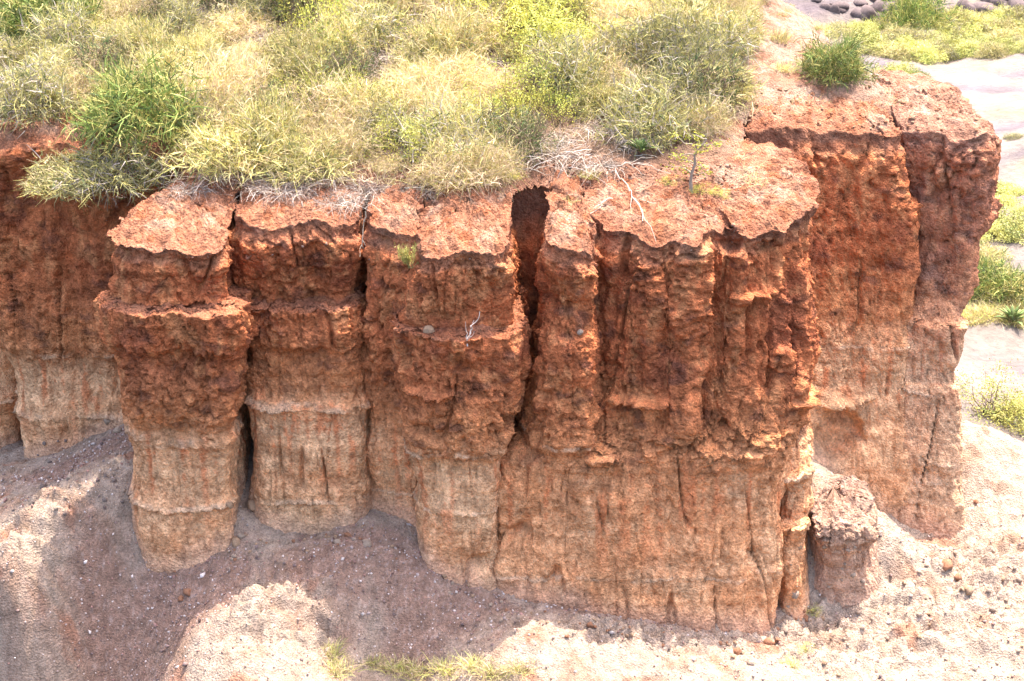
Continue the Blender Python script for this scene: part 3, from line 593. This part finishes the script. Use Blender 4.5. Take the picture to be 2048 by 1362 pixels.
PROTO = {}
def proto(kind, parts):
    PROTO[kind] = [(nm, mk_mesh(nm, V, Fq, m, C, smooth=False)) for nm, (V, Fq, C), m in parts]
for v in range(2):
    proto(('green_stick', v), [('foliage', stick_foliage([GREEN, DGREEN, YG], [3, 1.6, 2.4], 1150, m=4), M_LEAF), ('branches', stems(26), M_TWIG)])
    proto(('yellow_stick', v), [('foliage', stick_foliage([YG, GG, STRAW, DGREEN], [3, 2, 1.4, .7], 1050, W=.02), M_LEAF), ('branches', stems(26), M_TWIG)])
    proto(('grey_stick', v), [('foliage', stick_foliage([GG, GREY, YG, DGREEN], [3, 1.6, 1.8, 1.0], 950, W=.018, spread=1.3), M_LEAF), ('branches', stems(30, r=.01), M_TWIG)])
    proto(('straw', v), [('foliage', merge([feather(3000, [PSTRAW, STRAW, [.44, .33, .19], YG]), stick_foliage([STRAW, YG, GG], [2, 1, 1], 260, W=.016)]), M_GRASS), ('branches', stems(16, r=.008, col=BRN), M_TWIG)])
    proto(('bright', v), [('foliage', merge([leafy_foliage([BRY, YG, [.36, .38, .09]], [3, 1, 2], 80, 60, .75, .04), stick_foliage([BRY, YG], [2, 1], 260)]), M_LEAF), ('branches', stems(18), M_TWIG)])
    proto(('leafy', v), [('foliage', leafy_foliage([[.42, .41, .08], [.48, .43, .08], GREEN], [2, 2, 1], 42, 55, .9, .038), M_LEAF), ('branches', stems(30, .95, 1., .013, BRN, .2), M_TWIG)])
    proto(('dry', v), [('twigs', merge([arch_twigs(560, [GREY, [.38, .31, .25], [.20, .14, .10]]), stems(26, 1, .6, .011, GREY)]), M_TWIG)])
    proto(('dark', v), [('foliage', stick_foliage([DGREEN, BRN, GG], [2, 2.4, 1], 800, W=.02), M_LEAF), ('branches', stems(40, 1.05, .9, .014, [.20, .14, .10], .2), M_TWIG)])
    proto(('tuft', v), [('blades', tussock(260, [STRAW, YG, [.40, .40, .12], [.34, .27, .15]]), M_GRASS)])
    proto(('valley', v), [('foliage', merge([leafy_foliage([[.44, .43, .12], [.50, .47, .14], [.26, .30, .09]], [2, 2, 1], 90, 45, .7, .07, .12), stick_foliage([GG, YG], [1, 1], 160)]), M_LEAF), ('branches', stems(22, r=.015), M_TWIG)])
cnt = {}
def plant(kind, loc, s, label, cat='bush', group=None, name=None, rz=None, sz=1., tilt=(0, 0)):
    v = cnt.get(kind, 0); cnt[kind] = v + 1
    name = name or {'dry': 'dry_shrub', 'tuft': 'grass_tuft', 'leafy': 'leafy_shrub', 'straw': 'straw_shrub'}.get(kind, 'bush')
    e = link(name, None, None, Vector(loc)); e.empty_display_size = .1
    e.rotation_euler = (tilt[0], tilt[1], rng.uniform(0, 6.28) if rz is None else rz); e.scale = (s, s, s * sz)
    for nm, me in PROTO[(kind, v % 2)]: link(nm, me, e)
    tag(e, label, cat, group); return e

# named bushes: (kind, pixel column, row of its foot, half width in metres, height factor, label)
occupied = []
named = [
 ('green_stick', 110, 75, 1.5, 1.0, 'dark green bush at the top left corner of the hill'),
 ('grey_stick', 60, 225, 1.25, 1.1, 'grey green spiky bush at the left frame edge above the rear wall'),
 ('green_stick', 285, 262, 1.45, 1.25, 'largest bright green bush with a dark shaded lower half on the left'),
 ('grey_stick', 235, 292, 1.35, .9, 'olive trailing bush hanging over the lip of the left rear wall'),
 ('yellow_stick', 150, 300, 1.0, .8, 'small yellowish bush spilling over the left cliff edge with hanging stems'),
 ('dry', 455, 135, 1.0, .9, 'tangle of dark bare twigs between the green and the yellow bush'),
 ('yellow_stick', 470, 322, 1.3, 1.0, 'pale yellow green stick bush right of the largest green bush'),
 ('dry', 440, 345, .8, .7, 'white dry twigs at the cliff edge under the pale yellow bush'),
 ('yellow_stick', 610, 340, 1.1, .95, 'yellow stick bush above the dry white twigs'),
 ('dry', 650, 345, .85, .7, 'grey white twig tangle at the hill foot left of the crack'),
 ('dry', 735, 372, .8, .9, 'arching bleached twigs drooping towards the crack between the pillars'),
 ('leafy', 610, 205, .8, 1.0, 'small yellow leafed shrub with a crooked dark stem'),
 ('leafy', 705, 205, .8, 1.0, 'yellow leafed shrub just above the agave'),
 ('straw', 830, 225, 1.0, 1.1, 'pinkish straw plume shrub beside the yellow leafed shrub'),
 ('leafy', 985, 250, 1.0, 1.1, 'yellow leafed shrub with bare forked branches in the middle of the hill'),
 ('leafy', 1100, 235, .85, 1.0, 'yellow leafed shrub right of the forked bare branches'),
 ('leafy', 1000, 352, .5, .7, 'low green shrub at the foot of the hill above the central pillar'),
 ('grey_stick', 950, 315, .7, .8, 'small dark olive bush at the foot of the hill above the central pillar'),
 ('bright', 1075, 75, 1.4, 1.0, 'brightest yellow green bush near the top of the hill'),
 ('bright', 1160, 110, 1.1, .9, 'bright lime bush beside the brightest yellow one'),
 ('grey_stick', 1290, 130, 1.3, 1.1, 'grey green spiky bush right of the bright lime bush'),
 ('grey_stick', 1330, 215, 1.2, 1.0, 'olive spiky bush above the right agave'),
 ('yellow_stick', 1420, 190, 1.0, 1.0, 'pale green bush at the right border of the thicket'),
 ('dry', 1262, 275, .75, .9, 'pinkish dry bush left of the right agave'),
 ('dry', 1450, 55, .9, 1.1, 'dark dry twig bush at the right border of the thicket near the top'),
 ('green_stick', 1665, 150, .85, 1.25, 'green topped bush with dark bare base alone on the bare red ridge'),
 ('dry', 1625, 110, .6, .8, 'low dry twigs left of the lone ridge bush'),
 ('dry', 1705, 150, .6, 1.0, 'bare grey stems leaning right from the lone ridge bush'),
 ('dry', 560, 372, .9, .8, 'pale twig tangle at the lip above the second pillar'),
 ('dry', 690, 395, .8, .7, 'white twig tangle hanging over the head of the thin crack'),
 ('dry', 850, 372, .7, .6, 'low brown twigs at the hill foot above the central pillar'),
 ('dry', 1205, 325, .7, .7, 'low pinkish twigs on the bare soil left of the right agave'),
 ('dry', 380, 375, .6, .7, 'grey twigs at the bare orange corner beside the first pillar'),
 ('straw', 780, 330, .55, .7, 'pale feathery straw clump above the crack'),
 ('tuft', 1180, 350, .7, 1.0, 'grey grass tuft on the flat red soil left of the sapling'),
 ('tuft', 1138, 400, .45, .8, 'small olive grass tuft at the head of the deep crack'),
 ('straw', 1090, 300, .4, .7, 'small pale shrub at the lower edge of the thicket'),
]
for kd, px, py, s, sz, lab in named:
    p, nn = hit(px, py)
    if p is None or p.z < -3: continue
    s_ = s * (p.y / 34.)
    dr = (Vector((0, -.75, -.75)) if px in (235, 150) else Vector((0, 0, -.05)))
    plant(kd, p + dr, s_, lab, {'dry': 'dry shrub', 'tuft': 'grass tuft', 'leafy': 'shrub', 'straw': 'shrub'}.get(kd, 'bush'), sz=sz)
    occupied.append((p.x, p.y, s_))
# the rest of the thicket
line = np.array([(0, 245), (100, 255), (200, 290), (370, 345), (500, 362), (640, 375), (740, 392), (800, 378), (900, 370), (1030, 350), (1150, 298), (1300, 285), (1400, 280), (1480, 235), (1500, -300)])
nfill = 0
for gy_ in np.arange(31.8, 50, 1.0):
    for gx_ in np.arange(-17, 11, 1.02):
        x, y = gx_ + rng.uniform(-.4, .4), gy_ + rng.uniform(-.4, .4)
        i1, d1 = in_poly(np.array([x]), np.array([y]), poly)
        if not i1[0] or d1[0] < .35: continue
        z = float(hill_z(np.array([x]), np.array([y]))[0]) 
        wv = y * cp + (CAMH - z) * sp; px = 1024 + F * x / wv; py = 681 + F * ((CAMH - z) * cp - y * sp) / wv
        if (px < 45 and py < 120) or px < -150 or px > 2100 or py < -140: continue
        lim = np.interp(px, line[:, 0], line[:, 1])
        bare = px > 1485 - .12 * py
        if (py > lim and not bare) or (py > 300 and bare) or (bare and (x > 11 or px < 1480 and py > lim)): continue
        if bare and rng.random() > (.7 if py < 60 and px > 1500 else .38): continue
        if any((x - a) ** 2 + (y - b) ** 2 < (.5 * c_) ** 2 for a, b, c_ in occupied): continue
        if nfill > 298: continue
        zone = gn(np.array([px * .006]), np.array([py * .012]), 0, 333)[0] + rng.normal() * .16
        if px < 420: kd = 'grey_stick' if zone > .16 else ('yellow_stick' if zone > .0 else 'straw')
        elif px < 1010: kd = 'straw' if zone > -.12 else ('yellow_stick' if zone > -.36 else 'grey_stick')
        elif px < 1200 and py < 150: kd = 'bright' if zone > .22 else 'yellow_stick'
        else: kd = 'grey_stick' if zone > .16 else ('yellow_stick' if zone > -.02 else 'straw')
        if 560 < px < 1180 and rng.random() < .22: kd = 'leafy'
        if rng.random() < (.6 if py > lim - 45 else .16): kd = 'dry'
        if kd != 'dry' and rng.random() < .12: kd = 'dark'
        if bare: kd = 'tuft' if rng.random() < .65 else 'dry'
        s_ = rng.uniform(.55, 1.3) * (.85 if kd == 'dry' else 1) * (.6 if bare else 1)
        lab = {'tuft': 'straw grass tuft on the bare ridge above the rear wall', 'dark': 'dark olive twiggy bush in a gap of the hillside thicket', 'leafy': 'yellow leafed shrub in the middle of the hillside thicket', 'straw': 'straw coloured feathery shrub in the hillside thicket', 'yellow_stick': 'yellow green stick bush in the hillside thicket', 'grey_stick': 'grey green stick bush in the hillside thicket',
               'bright': 'lime green bush in the brightest patch of the thicket', 'dry': 'dry leafless shrub on the bare ridge above the rear wall' if bare else 'dry leafless shrub on the thicketed hillside'}[kd]
        plant(kd, (x, y, z + .05), s_, lab, {'dry': 'dry shrub', 'tuft': 'grass tuft'}.get(kd, 'bush'), lab.replace('tuft on', 'tufts on').replace('shrub on', 'shrubs on').replace('bush in', 'bushes in').replace('shrub in', 'shrubs in').replace('shrub along', 'shrubs along'), sz=rng.uniform(.85, 1.55) if kd != 'dry' else rng.uniform(.6, 1))
        nfill += 1
print('FILL', nfill)
# dry grass between the bushes: one mass
N = 62000
x = rng.uniform(-17, 10.5, N * 2); y = 31.2 + 17 * rng.random(N * 2) ** 1.2
ii, dd = in_poly(x, y, poly); z = hill_z(x, y); wv = y * cp + (CAMH - z) * sp; px = 1024 + F * x / wv; py = 681 + F * ((CAMH - z) * cp - y * sp) / wv
lim = np.interp(px, line[:, 0], line[:, 1]) + 14 * gn(px * .02, 0 * px, 0, 340)
ok = ii & (dd > .15) & (py > -60) & (((py < lim) & (px < 1500)) | ((gn(x * .8, y * .8, 0, 341) > -.02) & (px > 1480)) )
x, y, z = x[ok][:N], y[ok][:N], z[ok][:N]
Pg = np.stack([x, y, z], 1)
V, Fq, per = blades(Pg, rnd(len(Pg), .5) + [0, 0, .8], rng.uniform(.2, .75, len(Pg)) * np.where(x > 6.2, .5, 1), .012, .35, 3, .5, .2)
tag(link('dry_grass', mk_mesh('dry_grass', V, Fq, M_GRASS, bl_col(len(Pg), per, [STRAW, PSTRAW, [.56, .50, .20]], [2, 2, 1.3]), smooth=False)), 'dry straw grass covering the hillside between the bushes', kind='stuff')

# agaves: every leaf its own
def agave_leaf_mesh(col):
    n = 9; t = np.linspace(0, 1, n); wd = .075 * np.sin(np.pi * np.clip(t * .82 + .16, 0, 1)) ** .8 * (1 - t ** 6)
    cx = t * .62; cz = .38 * t - .16 * t ** 2.5
    V = []
    for k in range(n):
        V += [(cx[k], -wd[k], cz[k] + wd[k] * .5), (cx[k], 0, cz[k] - .012), (cx[k], wd[k], cz[k] + wd[k] * .5), (cx[k], 0, cz[k] + .012 * (1 - t[k]))]
    V = np.array(V); c = np.array(col)[None] * (1 + .5 * (np.repeat(t, 4)[:, None] ** 6))
    return mk_mesh('leaf', V, grid_faces(n, 4, True), M_LEAF, c)
AG = [agave_leaf_mesh([.12, .17, .05]), agave_leaf_mesh([.17, .21, .07])]
def agave(loc, s, label, n=20):
    e = link('agave', None, None, Vector(loc)); e.scale = (s, s, s); tag(e, label, 'agave')
    for k in range(n):
        o = link('leaf', AG[k % 2], e); q = k / n
        o.rotation_euler = (rng.normal() * .1, -1.05 * q + rng.normal() * .1 + .15, k * 2.4); o.scale = (1 - .25 * q, 1 - .25 * q, 1 - .25 * q)
for px, py, s, lab in [(738, 300, .8, 'left agave rosette nestled between the yellow shrub and the dry twigs'), (1280, 300, .7, 'right agave rosette at the lower edge of the thicket'), (2020, 640, 1.5, 'grey agave on the valley sand beside the yellow grass')]:
    p, nn = hit(px, py)
    if p is not None: agave((p.x, p.y - .3, p.z + .02), s * 1.05, lab)

# sapling with yellow leaves on the flat top
p, nn = hit(1383, 385)
e = link('sapling', None, None, p); tag(e, 'slender sapling with yellow leaves standing on the flat red soil', 'sapling')
tr = []
main = [(0, 0, -.05), (-.03, .0, .22), (-.02, .02, .45), (.05, 0, .7), (.03, 0, .92), (.16, .0, 1.12), (.3, 0, 1.3)]
V, Fq = tube(main, .05, .015, 7); tr.append((V, Fq, np.broadcast_to([.27, .21, .16], V.shape)))
tipsl = []
for k in range(14):
    a = np.array(main[2 + k % 5]); b_ = a + np.array([rng.uniform(-.7, .75), rng.uniform(-.4, .4), rng.uniform(-.1, .35)])
    V, Fq = tube(crooked(a, b_, 6, .15), .014, .005, 4); tr.append((V, Fq, np.broadcast_to([.30, .24, .17], V.shape))); tipsl.append((a, b_))
link('trunk', mk_mesh('trunk', *merge(tr)[:2], M_TWIG, merge(tr)[2]), e)
Pl = np.concatenate([a + (b_ - a) * rng.uniform(.35, 1.05, (34, 1)) + rnd(34, .05) for a, b_ in tipsl])
V, Fq, per = blades(Pl, rnd(len(Pl)) * [1, 1, .4], .055, .026, .1, 1, 0, .5)
link('foliage', mk_mesh('foliage', V, Fq, M_LEAF, bl_col(len(Pl), per, [[.42, .36, .03], [.36, .38, .04], [.24, .28, .04]], [2, 2, 1]), smooth=False), e)
for px, py, s, lab in [(1335, 370, .38, 'tiny lime leaf clump left of the sapling foot'), (1440, 392, .34, 'tiny yellow leaf clump right of the sapling foot'), (1625, 1225, .34, 'tiny bright yellow plant at the foot of the stepped buttress'), (1612, 1300, .28, 'tiny yellow cushion plant on the white slope lower right'), (1400, 388, .4, 'grey green leaf clump at the sapling foot')]:
    p, nn = hit(px, py); plant('leafy', p, s * .8, lab, 'small plant', name='small_plant', sz=.8)
for px, py, s, lab in [(660, 1310, .5, 'yellow grass tuft at the bottom edge left of the others'), (672, 1345, .55, 'yellow straw tuft at the very bottom edge in the sunlit patch'), (745, 1325, .4, 'shaded grass tuft at the bottom edge'), (830, 1345, .6, 'olive grass tuft at the bottom in the wall shade'), (895, 1340, .6, 'brightest lime grass tuft at the bottom edge'), (950, 1335, .5, 'rightmost grass tuft of the shaded row at the bottom'), (1580, 1330, .3, 'pale straw tuft on the white slope lower right'), (1040, 1340, .45, 'sunlit straw tuft at the bottom right of the shaded row'),
                       (785, 1335, .5, 'straw tuft between the shaded and the olive tuft'), (990, 1350, .5, 'sunlit pale tuft on the bottom edge beside the mound')]:
    p, nn = hit(px, py); plant('tuft', p, s * 1.5, lab, 'grass tuft', sz=.9)
# fern-like plant growing out of the central pillar
p, nn = hit(822, 535)
e = link('cliff_plant', None, None, p); tag(e, 'yellow fern-like plant growing out of the face beside the central pillar', 'plant')
Pp = []; st = []
for k in range(9):
    a = np.array([rng.normal() * .03, -.05, 0]); b_ = a + np.array([rng.uniform(-.35, .55) , rng.uniform(-.3, .0), rng.uniform(.3, .62)])
    pts = crooked(a, b_, 7, .08); V, Fq = tube(pts, .009, .004, 4); st.append((V, Fq, np.broadcast_to([.35, .28, .12], V.shape)))
    Pp.append(a + (b_ - a) * rng.uniform(.3, 1.05, (60, 1)) + rnd(60, .03))
Pp = np.concatenate(Pp)
link('stems', mk_mesh('stems', *merge(st)[:2], M_TWIG, merge(st)[2]), e)
V, Fq, per = blades(Pp, rnd(len(Pp), .4) + [0, 0, .8], .09, .018, .1, 1, 0, .3)
link('foliage', mk_mesh('foliage', V, Fq, M_LEAF, bl_col(len(Pp), per, [[.50, .46, .12], [.46, .38, .12]], [1, 1]), smooth=False), e)

# dry branches, roots and hanging stems
def branch(name, p0, p1, r, label, cat, forks=3, col=(.40, .34, .27), amp=.12, sag=None):
    P = crooked(p0, p1, 12, amp); out = []
    if sag: P[:, 2] += sag * np.sin(np.linspace(0, math.pi, 12))
    V, Fq = tube(P - P[0], r, r * .4, 5); out.append((V, Fq, np.broadcast_to(col, V.shape)))
    for k in range(forks):
        i = rng.integers(3, 9); a = P[i] - P[0]; b_ = a + (P[-1] - P[0]) * .35 + rnd(1, .12 * np.linalg.norm(P[-1] - P[0]))[0]
        V, Fq = tube(crooked(a, b_, 6, .12), r * .6, r * .25, 4); out.append((V, Fq, np.broadcast_to(col, V.shape)))
    V, Fq, C = merge(out); o = link(name, mk_mesh(name, V, Fq, M_TWIG, C), None, Vector(P[0])); return tag(o, label, cat)
def off(px, py, up=.04):
    p, nn = hit(px, py); return np.array(p) + np.array([0, -.03, up])
for (a, b_, r, lab) in [((1215, 335), (1285, 445), .022, 'long bleached root running down the flat red soil'), ((1225, 400), (1180, 430), .016, 'short bleached root beside the long one'), ((1210, 335), (1340, 350), .015, 'pale twig lying across the red soil towards the sapling'),
                        ((790, 368), (885, 378), .02, 'pale forked stick lying above the crack'), ((1010, 350), (1090, 335), .014, 'thin pale stick at the lower edge of the thicket'), ((1235, 300), (1290, 318), .016, 'grey stick lying below the right agave')]:
    branch('dry_branch', off(*a), off(*b_), r, lab, 'dry branch')
for (a, b_, lab) in [((960, 610), (935, 695), 'white dead twig standing on the ledge of the central pillar')]:
    branch('dead_twig', off(*b_), off(*b_) + np.array([.28, -.05, .85]), .018, lab, 'dead twig', 4, (.55, .45, .38))
for px, py, ln, lab in [(245, 315, 1.05, 'longest root hanging down the left rear wall'), (262, 320, .75, 'thin root hanging beside the longest one on the left rear wall'), (220, 330, .95, 'leftmost root hanging down the left rear wall'), (330, 318, .5, 'short root hanging near the bare orange corner'), (735, 420, 1.0, 'green stem hanging into the crack between the second pillar and the column'), (610, 400, .5, 'thin root hanging over the lip of the second pillar')]:
    p = off(px, py, 0); branch('hanging_root', p + np.array([0, -.4, .1]), p + np.array([rng.normal() * .15, -.5, -ln]), .017, lab, 'hanging root', 2, (.46, .36, .26), .1)

# stones
def stone_mesh(seed, col, flat=.75, jag=.5, sub=2):
    import bmesh
    bm = bmesh.new(); bmesh.ops.create_icosphere(bm, subdivisions=sub, radius=1.); V = np.array([v.co[:] for v in bm.verts]); Fq = np.array([[v.index for v in f.verts] for f in bm.faces]); bm.free()
    s = seed * 9.1; r = 1 + jag * fbm(V[:, 0] * 1.1 + s, V[:, 1] * 1.1, V[:, 2] * 1.1, 4, 400); f1, f2, cid = vor(V[:, 0] * 1.3 + s, V[:, 1] * 1.3, V[:, 2] * 1.3, 401); r = r + .40 * (cid - .5)
    V = V * r[:, None] * [1, .8, flat]; c = np.array(col) * (1 + .3 * fbm(V[:, 0] * 3, V[:, 1] * 3, V[:, 2] * 3 + s, 3, 402))[:, None]
    return mk_mesh('stone', V, Fq, M_STONE, c, smooth=False)
SM = {k: [stone_mesh(i + 7 * j, c) for i in range(3)] for j, (k, c) in enumerate([('pale', [.42, .30, .22]), ('red', [.34, .16, .09]), ('grey', [.24, .175, .145]), ('tan', [.40, .25, .155]), ('dark', [.11, .08, .075])])}
def stone(px, py, w_, kind, label, group=None):
    p, nn = hit(px, py)
    if p is None: return
    o = link('stone', SM[kind][rng.integers(3)], None, p + Vector((0, 0, w_ * .05))); o.scale = (w_ / 2,) * 3; o.rotation_euler = (rng.normal() * .3, rng.normal() * .3, rng.uniform(0, 6.28)); tag(o, label, 'stone', group)
for a in [(858, 664, .34, 'tan', 'pale knobbly stone resting on the ledge of the central pillar'), (1952, 1003, .16, 'red', 'lone orange stone on the sunlit slope right of the far pillar'), (1893, 1130, .36, 'red', 'largest red clod on the sunlit slope lower right'), (1915, 1155, .26, 'red', 'second red clod just below the largest one'),
          (1935, 1180, .25, 'tan', 'small tan clod below the red clods'), (375, 1185, .22, 'red', 'left of the two orange clods on the shaded gravel'), (362, 1198, .18, 'red', 'lower of the two orange clods on the shaded gravel'), (215, 842, .22, 'pale', 'pale stone at the top of the left scree beside the first pillar'), (235, 862, .28, 'pale', 'larger pale stone at the top of the left scree'), (140, 955, .22, 'pale', 'flat pale stone on the left scree'),
          (88, 975, .22, 'grey', 'grey stone lower down on the left scree'), (1590, 1190, .2, 'pale', 'pale stone wedged at the foot of the buttress'), (505, 1010, .34, 'tan', 'pink boulder leaning at the foot of the second pillar'), (1160, 665, .14, 'pale', 'pale stone stuck in the thin pillar at mid height'), (460, 1010, .2, 'tan', 'tan stone at the base of the dark gap right of the first pillar'), (482, 1072, .2, 'pale', 'pale stone between the feet of the first two pillars')]:
    stone(*a)
for k in range(46):
    px, py = rng.uniform(0, 250), rng.uniform(880, 1030); stone(px, py, rng.uniform(.05, .13), rng.choice(['pale', 'grey']), 'small stone scattered on the left scree slope', 'small stones on the left scree')
for k in range(90):
    px, py = rng.uniform(1560, 2048), rng.uniform(1090, 1362); stone(px, py, rng.uniform(.05, .16), rng.choice(['pale', 'tan', 'pale']), 'small clod scattered on the sunlit slope lower right', 'small clods on the sunlit slope')
for k in range(70):
    px, py = rng.uniform(1500, 2000), rng.uniform(170, 262); 
    p, nn = hit(px, py)
    if p is not None and p.z > 0: stone(px, py, rng.uniform(.05, .14), rng.choice(['red', 'tan']), 'small red clod on the bare red ridge at the upper right', 'small clods on the bare ridge')
foot_ = [(262, 1130), (460, 1108), (478, 1060), (600, 1078), (740, 1045), (840, 1122), (1000, 1196), (1200, 1234), (1400, 1268), (1530, 1292), (1570, 1245), (1625, 1205)]
for k in range(130):
    q = rng.uniform(0, len(foot_) - 1.01); i_ = int(q); a, b_ = foot_[i_], foot_[i_ + 1]; px = a[0] + (b_[0] - a[0]) * (q - i_) + rng.normal() * 8; py = a[1] + (b_[1] - a[1]) * (q - i_) + abs(rng.normal()) * 22 + 3
    stone(px, py, rng.uniform(.05, .12) * (1 + 1.2 * (rng.random() < .12)), rng.choice(['tan', 'red', 'pale']), 'fallen clod lying at the shaded foot of the pillars', 'fallen clods at the foot of the pillars')
# gravel: one mass of small angular stones on the scree
def gravel(name, x, y, z, size, pal, label):
    n = len(x); O = np.array([(1, 0, 0), (0, 1, 0), (-1, 0, 0), (0, -1, 0), (0, 0, .8), (0, 0, -.8)]); FT = np.array([(0, 1, 4), (1, 2, 4), (2, 3, 4), (3, 0, 4), (1, 0, 5), (2, 1, 5), (3, 2, 5), (0, 3, 5)])
    A = rng.normal(size=(n, 3, 3)); Q, _ = np.linalg.qr(A); S = size[:, None, None] * rng.uniform(.5, 1.2, (n, 6, 1)) * O[None] * rng.uniform(.6, 1.2, (n, 1, 3))
    V = S @ Q + np.stack([x, y, z + size * .2], 1)[:, None, :]
    Fq = (np.arange(n) * 6)[:, None, None] + FT[None]
    me = mk_mesh(name, V.reshape(-1, 3), Fq.reshape(-1, 3), M_STONE, bl_col(n, 6, pal, [1] * len(pal), .2), smooth=False); tag(link(name, me), label, kind='stuff')
m = rng.random(GX.size) < (.09 + .36 * scree_shade_m.ravel()) * .55
m &= (GY.ravel() < 33.5) & (GY.ravel() > 25)
gi = np.nonzero(m)[0]; gi = gi[:32000] if len(gi) < 32000 else rng.choice(gi, 32000, replace=False)
gravel('gravel', GX.ravel()[gi] + rng.normal(size=len(gi)) * .03, GY.ravel()[gi] + rng.normal(size=len(gi)) * .03, GZ.ravel()[gi], rng.uniform(.014, .05, len(gi)) ** 1.0 * (1 + (rng.random(len(gi)) < .05)), [[.24, .16, .14], [.34, .25, .22], [.58, .47, .42], [.29, .16, .13]], 'grey and purple gravel strewn over the scree')
# crumbs on the flat tops
hits = []
while len(hits) < 5200:
    px, py = rng.uniform(200, 1650), rng.uniform(330, 520)
    p, nn = hit(px, py)
    if p is not None and nn.z > .5: hits.append(tuple(p))
    else: hits.append((0, 0, -50))
hp = np.array([h for h in hits if h[2] > -1]); gravel('crumbs', hp[:, 0], hp[:, 1], hp[:, 2], rng.uniform(.012, .06, len(hp)) * (1 + .8 * (rng.random(len(hp)) < .06)), [[.30, .13, .08], [.34, .20, .14], [.20, .07, .04], [.24, .09, .05]], 'crumbs of red earth littering the flat pillar tops')

# valley plants
def vground(px, py):
    q, nn = hit(px, py)
    if q is not None and q.z < -3: return (q.x, q.y, q.z - .1)
    z = -13.5
    for _ in range(12):
        p = at(px, py, z=z); z = .5 * z + .5 * float(valley_z(np.array([p[0]]), np.array([p[1]]))[0])
    return at(px, py, z=z)
for px, py, wpx, sz, kd, lab in [(1825, 62, 60, 1.5, 'green_stick', 'green tree in the far thicket at the upper right'), (1990, 590, 75, 1.1, 'green_stick', 'green bush beside the far pillar in the valley'), (1985, 825, 95, .9, 'leafy', 'nearest olive shrub in the valley behind the lower slope'), (2040, 840, 70, .8, 'valley', 'darker olive shrub at the right frame edge behind the lower slope'),
        (2020, 465, 60, .8, 'valley', 'yellow shrub at the right frame edge beside the overhanging pillar top'), (1800, 160, 45, .9, 'valley', 'pale yellow shrub on the valley sand behind the ridge'), (1842, 165, 18, 1.3, 'green_stick', 'small green bush on the valley sand behind the ridge'), (1930, 202, 8, .8, 'valley', 'tiny yellow bush alone on the lilac sand'), (2030, 275, 22, .6, 'grey_stick', 'small dark bush at the right frame edge on white sand'),
        (1960, 520, 50, .9, 'yellow_stick', 'yellow bush peeping out behind the far pillar'), (2040, 600, 60, 1., 'yellow_stick', 'yellow green bush at the right frame edge above the sand'), (1720, 95, 60, .7, 'valley', 'broad pale green bush at the left end of the far thicket')]:
    p = vground(px, py); sc_ = wpx / F * (p[1] * cp + (CAMH - p[2]) * sp)
    plant(kd, p, sc_, lab, 'tree' if 'tree' in lab else 'bush', sz=sz, name='tree' if 'tree' in lab else None)
for k in range(130):
    px = rng.uniform(1560, 2120); py = 112 - (px - 1650) * .06 + rng.uniform(-55, 22)
    if px < 1760: py += 25 * rng.random()
    p = vground(px, py); sc_ = rng.uniform(18, 44) / F * (p[1] * cp + (CAMH - p[2]) * sp)
    kd = rng.choice(['valley', 'valley', 'yellow_stick', 'grey_stick']); lab = {'valley': 'olive yellow bush in the far thicket below the dark rocks', 'yellow_stick': 'pale yellow bush in the far thicket below the dark rocks', 'grey_stick': 'grey bush in the far thicket below the dark rocks'}[kd]
    plant(kd, p, sc_, lab, 'bush', lab.replace('bush in', 'bushes in'), sz=rng.uniform(.6, 1))
for k in range(26):
    px, py = rng.uniform(1930, 2070), rng.uniform(618, 645); p = vground(px, py)
    plant('tuft', p, rng.uniform(.8, 1.5), 'yellow grass tuft on the valley sand below the green bush', 'grass tuft', 'yellow grass tufts in the valley', sz=1.2)
for k in range(16):
    px, py = rng.uniform(1930, 2060), rng.uniform(380, 480); p = vground(px, py)
    plant('valley', p, rng.uniform(.6, 1.3), 'low yellow shrub on the valley floor beside the overhanging pillar', 'bush', 'low yellow shrubs in the valley', sz=.7)
for k in range(5):
    px, py = rng.uniform(-30, 10), rng.uniform(690, 860); p = at(px, py, 44.)
    plant('valley', (p[0], p[1], p[2] - .5), rng.uniform(.8, 1.2), 'yellow bush glimpsed past the pillar at the left frame edge', 'bush', 'yellow bushes past the left pillar', sz=.9)
# dark boulders along the far rim
for k in range(50):
    px = rng.uniform(1630, 2110); py = rng.uniform(-12, 34 - (px - 1630) * .03); p = vground(px, py)
    wv = (p[1] * cp + (CAMH - p[2]) * sp); o = link('boulder', SM['dark'][k % 3], None, Vector(p)); q = rng.uniform(8, 34) / F * wv; o.scale = (q * rng.uniform(.6, 1.5), q, q * rng.uniform(.4, 1.1)); o.rotation_euler = (0, 0, rng.uniform(0, 6)); tag(o, 'dark boulder along the far rocky rim at the upper right', 'boulder', 'dark boulders along the far rim')
